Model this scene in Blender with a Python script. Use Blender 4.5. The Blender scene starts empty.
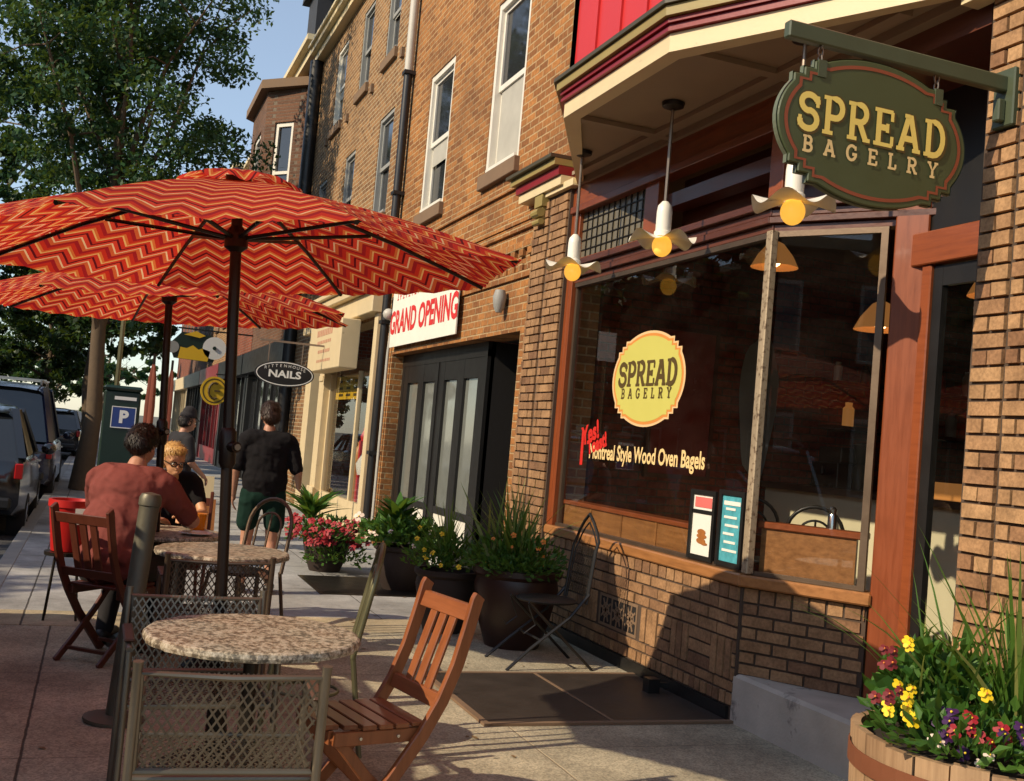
import bpy, bmesh, math, random
import numpy as np
from mathutils import Vector, Matrix, Quaternion
PI = math.pi
S = bpy.context.scene
COL = S.collection
rnd = random.Random(7)

# ------------------------------------------------------------------ materials
def nmat(name):
    m = bpy.data.materials.new(name); m.use_nodes = True
    nt = m.node_tree; nt.nodes.clear()
    out = nt.nodes.new('ShaderNodeOutputMaterial')
    return m, nt, out
def nd(nt, typ, props=None, **inp):
    n = nt.nodes.new(typ)
    for k, v in (props or {}).items(): setattr(n, k, v)
    for k, v in inp.items():
        key = int(k[1:]) if k[0] == '_' and k[1:].isdigit() else k.replace('_', ' ')
        s = n.inputs[key]
        if isinstance(v, bpy.types.NodeSocket): nt.links.new(v, s)
        else:
            if isinstance(v, (tuple, list)) and len(v) == 3 and s.type == 'RGBA': v = (*v, 1)
            s.default_value = v
    return n
def mth(nt, op, a, b=0.0, c=0.0):
    return nd(nt, 'ShaderNodeMath', {'operation': op}, _0=a, _1=b, _2=c).outputs[0]
def mixc(nt, fac, a, b, mode='MIX'):
    n = nt.nodes.new('ShaderNodeMix'); n.data_type = 'RGBA'; n.blend_type = mode
    for s, v in ((n.inputs[0], fac), (n.inputs[6], a), (n.inputs[7], b)):
        if isinstance(v, bpy.types.NodeSocket): nt.links.new(v, s)
        else: s.default_value = (*v, 1) if isinstance(v, tuple) and len(v) == 3 else v
    return n.outputs[2]
def ramp(nt, fac, stops, interp='LINEAR'):
    n = nt.nodes.new('ShaderNodeValToRGB'); cr = n.color_ramp; cr.interpolation = interp
    while len(cr.elements) < len(stops): cr.elements.new(0.5)
    for e, (p, c) in zip(cr.elements, stops):
        e.position = p; e.color = (*c, 1) if len(c) == 3 else c
    nt.links.new(fac, n.inputs[0]); return n.outputs[0]
def coords(nt, world=False):
    if world: return nd(nt, 'ShaderNodeNewGeometry').outputs['Position']
    return nd(nt, 'ShaderNodeTexCoord').outputs['Object']
def noise(nt, vec, scale, detail=4, rough=.55):
    return nd(nt, 'ShaderNodeTexNoise', None, Vector=vec, Scale=scale, Detail=detail, Roughness=rough).outputs['Fac']
def bump(nt, h, strength=.3, dist=.01):
    return nd(nt, 'ShaderNodeBump', None, Height=h, Strength=strength, Distance=dist).outputs[0]
def bsdf(nt, out, col, rough=.6, metal=0, normal=None, spec=.5, coat=0, emit=None, estr=0):
    b = nd(nt, 'ShaderNodeBsdfPrincipled', None, Base_Color=col, Roughness=rough, Metallic=metal)
    b.inputs['Specular IOR Level'].default_value = spec
    if coat: b.inputs['Coat Weight'].default_value = coat; b.inputs['Coat Roughness'].default_value = .12
    if emit: b.inputs['Emission Color'].default_value = (*emit, 1); b.inputs['Emission Strength'].default_value = estr
    if normal is not None: nt.links.new(normal, b.inputs['Normal'])
    if out: nt.links.new(b.outputs[0], out.inputs[0])
    return b
def plain(name, col, rough=.6, metal=0, var=.18, scale=6, bmp=.15, bscale=40, spec=.5, coat=0, emit=None, estr=0, world=False, dirt=None):
    m, nt, out = nmat(name); v = coords(nt, world)
    n = noise(nt, v, scale, 5)
    f = mth(nt, 'MULTIPLY_ADD', n, 2 * var, 1 - var)
    c = mixc(nt, 1.0, tuple(col), nd(nt, 'ShaderNodeCombineColor', None, Red=f, Green=f, Blue=f).outputs[0], 'MULTIPLY')
    if dirt:
        d = noise(nt, v, dirt[1], 6, .65)
        c = mixc(nt, nd(nt, 'ShaderNodeMapRange', None, Value=d, From_Min=dirt[2], From_Max=dirt[2] + .12).outputs[0], c, tuple(dirt[0]))
    r = mth(nt, 'MULTIPLY_ADD', n, .25, rough - .12)
    nb = bump(nt, noise(nt, v, bscale, 3), bmp, .004) if bmp else None
    bsdf(nt, out, c, r, metal, nb, spec, coat, emit, estr); return m
def wood(name, c1, c2, axis='Y', rough=.5, scale=1.0, coat=0, world=False):
    m, nt, out = nmat(name); v = coords(nt, world)
    sc = {'X': (3, 40, 40), 'Y': (40, 3, 40), 'Z': (40, 40, 3)}[axis]
    mp = nd(nt, 'ShaderNodeMapping', None, Vector=v, Scale=tuple(s * scale for s in sc)).outputs[0]
    g = noise(nt, mp, 1.0, 6, .65)
    big = noise(nt, v, 5, 3)
    isl = nd(nt, 'ShaderNodeNewGeometry').outputs['Random Per Island']
    t = mth(nt, 'ADD', mth(nt, 'MULTIPLY', g, .7), mth(nt, 'ADD', mth(nt, 'MULTIPLY', big, .25), mth(nt, 'MULTIPLY', isl, .25)))
    c = ramp(nt, t, [(.3, c1), (.75, c2)])
    bsdf(nt, out, c, mth(nt, 'MULTIPLY_ADD', g, .3, rough - .15), 0, bump(nt, g, .25, .003), .4, coat); return m
def bricktex(name, c1, c2, mortar, w=.215, h=.075, ms=.012, blot=.5, dark=(.05, .03, .02)):
    m, nt, out = nmat(name); p = coords(nt, True)
    s = nd(nt, 'ShaderNodeSeparateXYZ', None, Vector=p)
    v = nd(nt, 'ShaderNodeCombineXYZ', None, X=mth(nt, 'ADD', s.outputs[0], s.outputs[1]), Y=s.outputs[2], Z=0.0).outputs[0]
    wob = nd(nt, 'ShaderNodeTexNoise', None, Vector=p, Scale=9, Detail=2).outputs['Color']
    v2 = nd(nt, 'ShaderNodeVectorMath', {'operation': 'MULTIPLY_ADD'}, _0=wob, _1=(.008, .008, 0), _2=v).outputs[0]
    b = nd(nt, 'ShaderNodeTexBrick', {'offset': .5}, Vector=v2, Color1=c1, Color2=c2, Mortar=mortar, Scale=1.0)
    b.inputs['Mortar Size'].default_value = ms; b.inputs['Mortar Smooth'].default_value = .3
    b.inputs['Brick Width'].default_value = w; b.inputs['Row Height'].default_value = h; b.inputs['Bias'].default_value = -.1
    big = noise(nt, p, .9, 5, .6); fine = noise(nt, p, 28, 4)
    c = mixc(nt, mth(nt, 'MULTIPLY', nd(nt, 'ShaderNodeMapRange', None, Value=big, From_Min=.45, From_Max=.75).outputs[0], blot), b.outputs['Color'], dark)
    c = mixc(nt, .45, c, ramp(nt, fine, [(.3, (.35, .35, .35)), (.7, (1.25, 1.2, 1.15))]), 'MULTIPLY')
    h_ = mth(nt, 'ADD', mth(nt, 'MULTIPLY', mth(nt, 'SUBTRACT', 1.0, b.outputs['Fac']), 1.0), mth(nt, 'MULTIPLY', fine, .25))
    bsdf(nt, out, c, .88, 0, bump(nt, h_, .9, .012), .25); return m
def brickgeo(name, c1, c2, c3):
    m, nt, out = nmat(name); p = coords(nt, True)
    isl = nd(nt, 'ShaderNodeNewGeometry').outputs['Random Per Island']
    c = ramp(nt, isl, [(0, c1), (.5, c2), (1, c3)])
    f = noise(nt, p, 60, 4); f2 = noise(nt, p, 7, 4)
    c = mixc(nt, .5, c, ramp(nt, f2, [(.3, (.38, .35, .32)), (.62, (1.2, 1.2, 1.2))]), 'MULTIPLY')
    c = mixc(nt, .55, c, ramp(nt, f, [(.3, (.45, .45, .45)), (.7, (1.2, 1.2, 1.2))]), 'MULTIPLY')
    bsdf(nt, out, c, .85, 0, bump(nt, f, .5, .004), .3); return m
def glassmat(name, tint=(1, 1, 1), base=.05, rough=.0, k=.85):
    m, nt, out = nmat(name)
    fc = nd(nt, 'ShaderNodeLayerWeight', None, Blend=.5).outputs['Facing']
    f = mth(nt, 'MULTIPLY_ADD', mth(nt, 'POWER', fc, 4.0), k - base, base)
    sm = nd(nt, 'ShaderNodeNewGeometry').outputs['Position']
    dirt = noise(nt, sm, 4, 5)
    t = nd(nt, 'ShaderNodeBsdfTransparent', None, Color=mixc(nt, dirt, tuple(.96 * x for x in tint), tuple(.88 * x for x in tint)))
    g = nd(nt, 'ShaderNodeBsdfGlossy', None, Color=(1, 1, 1), Roughness=rough)
    mx = nd(nt, 'ShaderNodeMixShader', None, Fac=f, _1=t.outputs[0], _2=g.outputs[0])
    smear = mth(nt, 'MULTIPLY', nd(nt, 'ShaderNodeMapRange', None, Value=noise(nt, nd(nt, 'ShaderNodeMapping', None, Vector=sm, Scale=(1.5, 1.5, 5)).outputs[0], 1.3, 6, .7), From_Min=.35, From_Max=.8).outputs[0], .012)
    df = nd(nt, 'ShaderNodeBsdfDiffuse', None, Color=(.6, .52, .42, 1))
    mx = nd(nt, 'ShaderNodeMixShader', None, Fac=smear, _1=mx.outputs[0], _2=df.outputs[0])
    nt.links.new(mx.outputs[0], out.inputs[0]); return m
def leafmat(name, ca, cb, cc, trans=.35):
    m, nt, out = nmat(name)
    isl = nd(nt, 'ShaderNodeNewGeometry').outputs['Random Per Island']
    c = ramp(nt, isl, [(0, ca), (.55, cb), (1, cc)])
    b = bsdf(nt, None, c, .5, 0, None, .35)
    t = nd(nt, 'ShaderNodeBsdfTranslucent', None, Color=mixc(nt, .4, c, (.3, .4, .03)))
    mx = nd(nt, 'ShaderNodeMixShader', None, Fac=trans, _1=b.outputs[0], _2=t.outputs[0])
    nt.links.new(mx.outputs[0], out.inputs[0]); return m

def cloth(name, col):
    m, nt, out = nmat(name); v = coords(nt)
    w = nd(nt, 'ShaderNodeTexWave', {'wave_type': 'BANDS', 'bands_direction': 'DIAGONAL'}, Vector=v, Scale=2.6, Distortion=9.0, Detail=2.0)
    w.inputs['Detail Scale'].default_value = 1.3
    n = noise(nt, v, 5, 4); we = noise(nt, v, 300, 2)
    h = mth(nt, 'ADD', mth(nt, 'MULTIPLY', mth(nt, 'POWER', w.outputs['Fac'], 2.0), 1.0), mth(nt, 'MULTIPLY', n, .8))
    f = mth(nt, 'MULTIPLY_ADD', n, .5, .72)
    c = mixc(nt, 1.0, tuple(col), nd(nt, 'ShaderNodeCombineColor', None, Red=f, Green=f, Blue=f).outputs[0], 'MULTIPLY')
    b1 = nd(nt, 'ShaderNodeBump', None, Height=h, Strength=.55, Distance=.02)
    b2 = nd(nt, 'ShaderNodeBump', None, Height=we, Strength=.3, Distance=.002, Normal=b1.outputs[0])
    bsdf(nt, out, c, .92, 0, b2.outputs[0], .2); return m
M = {}
M['brick_main'] = bricktex('orange_brick', (.44, .19, .058), (.21, .085, .032), (.48, .33, .17), ms=.009, blot=.6, dark=(.13, .065, .034))
M['brick_tan'] = bricktex('tan_brick', (.36, .19, .08), (.17, .085, .04), (.46, .36, .22), ms=.011, blot=.35, dark=(.12, .07, .04))
M['brick_dark'] = bricktex('weathered_brick', (.2, .1, .06), (.14, .075, .05), (.2, .16, .12), ms=.008, blot=.5)
M['brick_red'] = bricktex('red_brick', (.3, .085, .045), (.2, .06, .035), (.25, .2, .15), ms=.008)
M['brick_room'] = bricktex('interior_brick', (.34, .085, .045), (.22, .05, .03), (.16, .09, .06), ms=.008, blot=.2)
M['brick_geo'] = brickgeo('raked_brick', (.31, .17, .082), (.39, .225, .11), (.21, .11, .058))
M['brick_pier'] = brickgeo('pale_raked_brick', (.38, .21, .1), (.46, .27, .13), (.26, .13, .065))
M['mortar'] = plain('dark_mortar', (.075, .05, .034), .95, bmp=.5)
M['stone'] = plain('sandstone_sill', (.19, .12, .07), .85, bmp=.4)
M['white'] = plain('white_trim_paint', (.72, .69, .6), .5, var=.1, dirt=((.3, .26, .2), 9, .66))
M['cream'] = plain('cream_trim_paint', (.68, .56, .33), .5, var=.1, dirt=((.3, .22, .12), 7, .66))
M['cream_store'] = plain('cream_storefront_paint', (.62, .5, .3), .55, var=.1, dirt=((.3, .22, .12), 5, .68))
M['olive'] = plain('olive_gold_paint', (.3, .23, .075), .5, var=.15)
M['redtrim'] = plain('dark_red_paint', (.22, .012, .015), .4, var=.15)
M['redclad'] = plain('bright_red_cladding', (.55, .03, .03), .45, var=.08, scale=2)
M['lip'] = plain('dark_olive_gutter', (.06, .05, .025), .5)
M['soffit'] = plain('brown_soffit_paint', (.3, .22, .14), .6, var=.15)
M['woodred'] = wood('varnished_red_wood', (.1, .02, .006), (.25, .058, .015), 'Z', .4, coat=.3, world=True)
M['woodredh'] = wood('varnished_red_wood_rail', (.11, .024, .008), (.27, .068, .02), 'Y', .4, coat=.3, world=True)
M['wooddark'] = wood('dark_stained_wood', (.06, .018, .01), (.13, .04, .02), 'Y', .35, coat=.3, world=True)
M['woodledge'] = wood('worn_ledge_wood', (.11, .042, .014), (.36, .155, .05), 'Y', .45, coat=.2, world=True)
M['post'] = plain('worn_aluminium_post', (.42, .33, .22), .5, .35, var=.25, dirt=((.12, .07, .04), 30, .52))
M['glass'] = glassmat('shop_glass', (.95, .96, .94), .035, 0, .7)
M['leadglass'] = plain('leaded_glass', (.16, .14, .1), .25, var=.2, bmp=.6, bscale=14)
M['darkglass'] = plain('dark_window_glass', (.025, .027, .03), .06, var=.2, bmp=.03, bscale=3, spec=.9)
M['blind'] = plain('window_blind', (.42, .4, .34), .7, bmp=.1)
M['blackpaint'] = plain('black_paint', (.012, .011, .01), .42, var=.2)
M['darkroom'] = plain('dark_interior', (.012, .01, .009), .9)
M['roomfloor'] = plain('interior_floor', (.1, .06, .035), .5)
M['roomceil'] = plain('interior_ceiling', (.14, .09, .06), .9)
M['tile'] = plain('cream_counter_panel', (.72, .66, .46), .4, var=.06)
M['concrete'] = plain('step_concrete', (.44, .4, .33), .9, var=.35, scale=4, bmp=.5, bscale=60, dirt=((.13, .12, .11), 6, .6))
M['pipe'] = plain('black_downpipe', (.015, .014, .014), .4)
M['pipew'] = plain('white_downpipe', (.5, .48, .42), .5)
M['bulb'] = plain('lit_globe', (.9, .6, .15), .3, emit=(1, .46, .05), estr=.95, bmp=0, var=0)
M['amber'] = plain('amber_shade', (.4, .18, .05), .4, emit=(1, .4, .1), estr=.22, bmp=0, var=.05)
M['hotbulb'] = plain('interior_bulb', (.9, .7, .4), .4, emit=(1, .55, .22), estr=11, bmp=0, var=0)
M['enamel'] = plain('white_enamel', (.8, .76, .66), .3, var=.05, bmp=0)
M['dkmetal'] = plain('dark_metal', (.03, .024, .018), .38, .6)
M['rod'] = plain('aged_rod', (.28, .22, .17), .4, .7)
M['signgreen'] = plain('sign_green_paint', (.062, .078, .032), .4, var=.1)
M['bracketgreen'] = plain('bracket_green_paint', (.06, .075, .04), .45)
M['signedge'] = plain('sign_edge_green', (.12, .14, .09), .5)
M['signred'] = plain('sign_rust_border', (.26, .06, .025), .5)
M['gold'] = plain('gold_lettering', (.85, .64, .16), .4, var=.05, bmp=0)
M['goldpale'] = plain('pale_gold_lettering', (.8, .58, .26), .45, var=.05, bmp=0)
M['lime'] = plain('decal_lime', (.56, .52, .12), .5, var=.04, bmp=0)
M['decalorange'] = plain('decal_orange', (.65, .25, .05), .5, var=.04, bmp=0)
M['decalpeach'] = plain('decal_peach', (.75, .5, .25), .5, var=.04, bmp=0)
M['decaldark'] = plain('decal_brown', (.09, .055, .012), .5, var=.04, bmp=0)
M['decalred'] = plain('decal_red', (.6, .02, .012), .5, var=.04, bmp=0)
M['bannerwhite'] = plain('banner_white', (.78, .76, .66), .6, var=.06)
M['bannerred'] = plain('banner_red', (.62, .03, .03), .6, var=.1, bmp=0)
M['signwhite'] = plain('sign_white', (.8, .8, .76), .5, var=.03, bmp=0)
M['signblack'] = plain('sign_black', (.008, .008, .009), .35, var=.1)
M['yellow'] = plain('sign_yellow', (.75, .46, .02), .5, var=.06, bmp=0)
M['blue'] = plain('sign_blue', (.02, .05, .22), .4, var=.06, bmp=0)
M['kiosk'] = plain('kiosk_green', (.005, .022, .014), .4)
M['granite'] = None
M['steel'] = plain('weathered_steel', (.2, .17, .13), .42, .75, var=.25, bmp=.1)
M['steeldk'] = plain('dull_bronze_steel', (.14, .1, .07), .45, .7, var=.25)
M['hoopmetal'] = plain('olive_tube_metal', (.17, .16, .085), .4, .6, var=.2)
M['armwood'] = wood('arm_wood', (.05, .025, .015), (.1, .05, .03), 'Y', .5)
M['chairwood'] = wood('folding_chair_wood', (.1, .026, .008), (.27, .085, .027), 'Z', .42, coat=.25)
M['chairwoodh'] = wood('folding_chair_rail', (.1, .026, .008), (.28, .09, .03), 'Y', .42, coat=.25)
M['chairdark'] = wood('dark_folding_chair_wood', (.05, .014, .009), (.11, .03, .016), 'Z', .42)
M['umbmetal'] = plain('umbrella_pole_bronze', (.02, .012, .009), .35, .5)
M['bollard'] = plain('grey_green_metal', (.13, .12, .085), .5, .45, var=.35, dirt=((.3, .28, .2), 12, .66))
M['pot'] = plain('brown_glazed_pot', (.026, .009, .006), .38, var=.3)
M['potdark'] = plain('dark_clay_pot', (.028, .016, .011), .75)
M['soil'] = plain('soil', (.025, .016, .01), .95, bmp=.8)
M['barrel'] = wood('weathered_barrel_staves', (.17, .095, .048), (.42, .27, .15), 'Z', .65)
M['band'] = plain('rusty_barrel_band', (.24, .085, .04), .6, .4)
M['leafa'] = leafmat('tree_leaf', (.01, .04, .016), (.024, .075, .026), (.05, .12, .035), .25)
M['leafb'] = leafmat('tree_leaf_dark', (.01, .03, .01), (.02, .055, .015), (.04, .09, .02), .25)
M['leafp'] = leafmat('potted_leaf', (.02, .07, .012), (.05, .14, .02), (.1, .22, .04))
M['leafg'] = leafmat('grass_blade', (.05, .13, .018), (.11, .23, .035), (.32, .3, .1))
M['bark'] = plain('tree_bark', (.11, .075, .045), .9, var=.35, scale=8, bmp=.8, bscale=18)
M['pet_y'] = plain('yellow_petal', (.85, .58, .01), .6, var=.1, bmp=0)
M['pet_r'] = plain('red_petal', (.3, .005, .012), .6, var=.2, bmp=0)
M['pet_p'] = plain('purple_petal', (.05, .008, .075), .6, var=.25, bmp=0)
M['pet_o'] = plain('orange_petal', (.7, .2, .02), .6, var=.2, bmp=0)
M['pet_m'] = plain('maroon_petal', (.16, .01, .012), .6, var=.2, bmp=0)
M['pet_w'] = plain('pale_petal', (.75, .6, .5), .6, var=.1, bmp=0)
M['skin'] = plain('skin', (.48, .24, .15), .5, var=.06, bmp=.05)
M['skinw'] = plain('warm_skin', (.62, .33, .17), .5, var=.05, bmp=.05)
M['hairdk'] = plain('dark_hair', (.012, .007, .005), .5, bmp=.8, bscale=60)
M['hairbr'] = plain('brown_hair', (.045, .02, .01), .5, bmp=.8, bscale=60)
M['hairbl'] = plain('blond_hair', (.55, .33, .1), .5, bmp=.6, bscale=60)
M['shirtred'] = cloth('faded_red_cotton', (.2, .055, .045))
M['shirtblk'] = cloth('black_cotton', (.009, .008, .009))
M['shortgrn'] = cloth('dark_green_shorts', (.006, .025, .017))
M['jeans'] = plain('dark_trousers', (.018, .016, .018), .9, bmp=.4, bscale=18)
M['shoe'] = plain('dark_shoe', (.015, .012, .01), .5)
M['carblk'] = plain('black_car_paint', (.006, .006, .007), .18, var=.05, bmp=0, coat=1)
M['carblue'] = plain('dark_blue_car_paint', (.012, .018, .05), .2, var=.05, bmp=0, coat=1)
M['carglass'] = plain('car_glass', (.012, .014, .016), .05, var=.05, bmp=0, spec=.9)
M['tyre'] = plain('tyre_rubber', (.012, .012, .012), .85)
M['chrome'] = plain('bright_metal', (.6, .6, .6), .2, 1, var=.05, bmp=0)
M['lampred'] = plain('tail_lamp_red', (.35, .01, .01), .2, bmp=0)
M['rackmetal'] = plain('roof_rack_metal', (.5, .47, .42), .35, .7)
M['redplastic'] = plain('red_plastic', (.5, .015, .012), .4, bmp=0)
M['plate'] = plain('cellar_hatch_steel', (.055, .042, .033), .55, .4, var=.4, scale=5, bmp=.4)
M['grey'] = plain('grey_panel', (.3, .3, .28), .6)
M['juice'] = plain('orange_juice', (.8, .25, .01), .2, var=.05, bmp=0)
M['china'] = plain('white_china', (.8, .78, .72), .25, var=.03, bmp=0)
M['slate'] = plain('slate_roof', (.03, .03, .033), .7, bmp=.6, bscale=12)
M['teal'] = plain('poster_teal', (.08, .36, .42), .4, var=.6, scale=22, bmp=0)
M['burger'] = plain('poster_food_brown', (.35, .13, .03), .5, var=.4, scale=30, bmp=0)
M['paper'] = plain('poster_paper', (.8, .78, .7), .5, var=.05, bmp=0)
M['pinkred'] = plain('poster_red', (.7, .16, .14), .5, var=.1, bmp=0)
M['asphalt'] = plain('asphalt', (.05, .05, .052), .9, var=.3, scale=3, bmp=.6, bscale=90, world=True)
M['earth'] = plain('ground_earth', (.12, .11, .08), .95, world=True)
M['kerb'] = plain('kerb_granite', (.26, .25, .23), .85, var=.25, bmp=.4, world=True)
M['awnred'] = plain('red_awning_cloth', (.2, .045, .022), .8)
M['grass'] = plain('tree_pit_soil', (.06, .05, .03), .95, bmp=.8)

def paving(name, col, speck, lines, linecol, rough=.9, sp_scale=170, stain=.5):
    """sidewalk slab: lines = list of (axis, pos, halfwidth, colour)"""
    m, nt, out = nmat(name); p = coords(nt, True)
    s = nd(nt, 'ShaderNodeSeparateXYZ', None, Vector=p)
    a = noise(nt, p, sp_scale, 3, .7); b = noise(nt, p, 1.3, 6, .6); d = noise(nt, p, 11, 5, .6)
    vo = nd(nt, 'ShaderNodeTexVoronoi', None, Vector=p, Scale=sp_scale * .6)
    c = mixc(nt, mth(nt, 'MULTIPLY', a, 1.0), tuple(x * (1 - speck) for x in col), tuple(x * (1 + speck) for x in col))
    c = mixc(nt, speck * .8, c, ramp(nt, nd(nt, 'ShaderNodeRGBToBW', None, Color=vo.outputs['Color']).outputs[0], [(.25, (.3, .27, .24)), (.5, (1, .98, .95)), (.8, (1.7, 1.6, 1.45))]), 'MULTIPLY')
    c = mixc(nt, 1.0, c, ramp(nt, b, [(.3, (1 - stain,) * 3), (.7, (1.15,) * 3)]), 'MULTIPLY')
    c = mixc(nt, .5, c, ramp(nt, d, [(.3, (.7,) * 3), (.7, (1.15,) * 3)]), 'MULTIPLY')
    gum = nd(nt, 'ShaderNodeTexVoronoi', None, Vector=p, Scale=2.6).outputs['Distance']
    c = mixc(nt, nd(nt, 'ShaderNodeMapRange', None, Value=gum, From_Min=.05, From_Max=.035).outputs[0], c, tuple(x * .45 for x in col))
    hh = a
    wob = mth(nt, 'MULTIPLY', mth(nt, 'SUBTRACT', noise(nt, p, 6, 3), .5), .012)
    for ax, pos, hw, lc in lines:
        dd = mth(nt, 'ABSOLUTE', mth(nt, 'ADD', mth(nt, 'SUBTRACT', s.outputs[ax], pos), wob))
        msk = nd(nt, 'ShaderNodeMapRange', None, Value=dd, From_Min=hw, From_Max=hw * .5).outputs[0]
        c = mixc(nt, mth(nt, 'MULTIPLY', msk, .85), c, lc)
        hh = mth(nt, 'SUBTRACT', hh, mth(nt, 'MULTIPLY', msk, 2.0))
    bsdf(nt, out, c, rough, 0, bump(nt, hh, .6, .004), .3); return m
DK = (.035, .028, .022)
LT = (.42, .34, .22); MD = (.12, .1, .08)
M['walk_near'] = paving('brown_aggregate_paving', (.47, .42, .305), .42,
    [(0, -.17, .008, DK), (0, 2.2, .007, LT), (1, 5.03, .004, MD), (1, 6.62, .004, MD), (1, 3.4, .005, MD), (1, 1.8, .005, MD)], DK)
M['walk_band'] = paving('pale_paving_band', (.52, .43, .28), .2, [(0, -.36, .009, DK), (0, 1.3, .008, DK)], DK)
M['walk_far'] = paving('grey_concrete_paving', (.4, .395, .38), .15,
    [(0, -.36, .008, DK), (0, 1.0, .006, DK), (0, 2.3, .006, DK)] + [(1, 10.1 + 1.6 * i, .008, DK) for i in range(10)], DK)

def granite():
    m, nt, out = nmat('speckled_granite'); p = coords(nt)
    mp = nd(nt, 'ShaderNodeMapping', None, Vector=p, Scale=(34, 24, 28)).outputs[0]
    a = noise(nt, mp, 1.4, 4, .7); b = noise(nt, p, 110, 3, .7); g = noise(nt, p, 5, 3)
    c = ramp(nt, a, [(.38, (.02, .018, .015)), (.45, (.1, .085, .065)), (.5, (.33, .28, .2)), (.6, (.56, .51, .41))])
    c = mixc(nt, .5, c, ramp(nt, b, [(.35, (.1, .08, .06)), (.6, (1.1, 1.05, 1))]), 'MULTIPLY')
    c = mixc(nt, .22, c, ramp(nt, g, [(.35, (.42, .4, .3)), (.65, (.46, .28, .16))]))
    bsdf(nt, out, c, .42, 0, bump(nt, a, .15, .003), .4); return m
M['granite'] = granite()
def chevron():
    m, nt, out = nmat('chevron_canopy_fabric')
    uv = nd(nt, 'ShaderNodeTexCoord').outputs['UV']
    s = nd(nt, 'ShaderNodeSeparateXYZ', None, Vector=uv)
    tri = mth(nt, 'PINGPONG', s.outputs[0], .078)
    t = mth(nt, 'ADD', s.outputs[1], mth(nt, 'MULTIPLY', tri, 1.15))
    fr = mth(nt, 'FRACT', mth(nt, 'DIVIDE', t, .205))
    cr = [(0, (.6, .035, .018)), (.15, (.74, .17, .04)), (.24, (.88, .48, .15)), (.3, (.64, .04, .02)), (.45, (.13, .01, .014)), (.53, (.72, .06, .028)),
          (.67, (.9, .58, .3)), (.73, (.68, .12, .035)), (.86, (.38, .018, .02))]
    c = ramp(nt, fr, cr, 'CONSTANT')
    w = noise(nt, nd(nt, 'ShaderNodeTexCoord').outputs['Object'], 5, 3)
    c = mixc(nt, .35, c, ramp(nt, w, [(.3, (.75, .75, .75)), (.7, (1.1, 1.1, 1.1))]), 'MULTIPLY')
    weave = noise(nt, nd(nt, 'ShaderNodeTexCoord').outputs['Object'], 240, 2)
    b = bsdf(nt, None, c, .85, 0, bump(nt, weave, .2, .002), .2)
    tr = nd(nt, 'ShaderNodeBsdfTranslucent', None, Color=c)
    mx = nd(nt, 'ShaderNodeMixShader', None, Fac=.5, _1=b.outputs[0], _2=tr.outputs[0])
    nt.links.new(mx.outputs[0], out.inputs[0]); return m
M['chevron'] = chevron()

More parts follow.
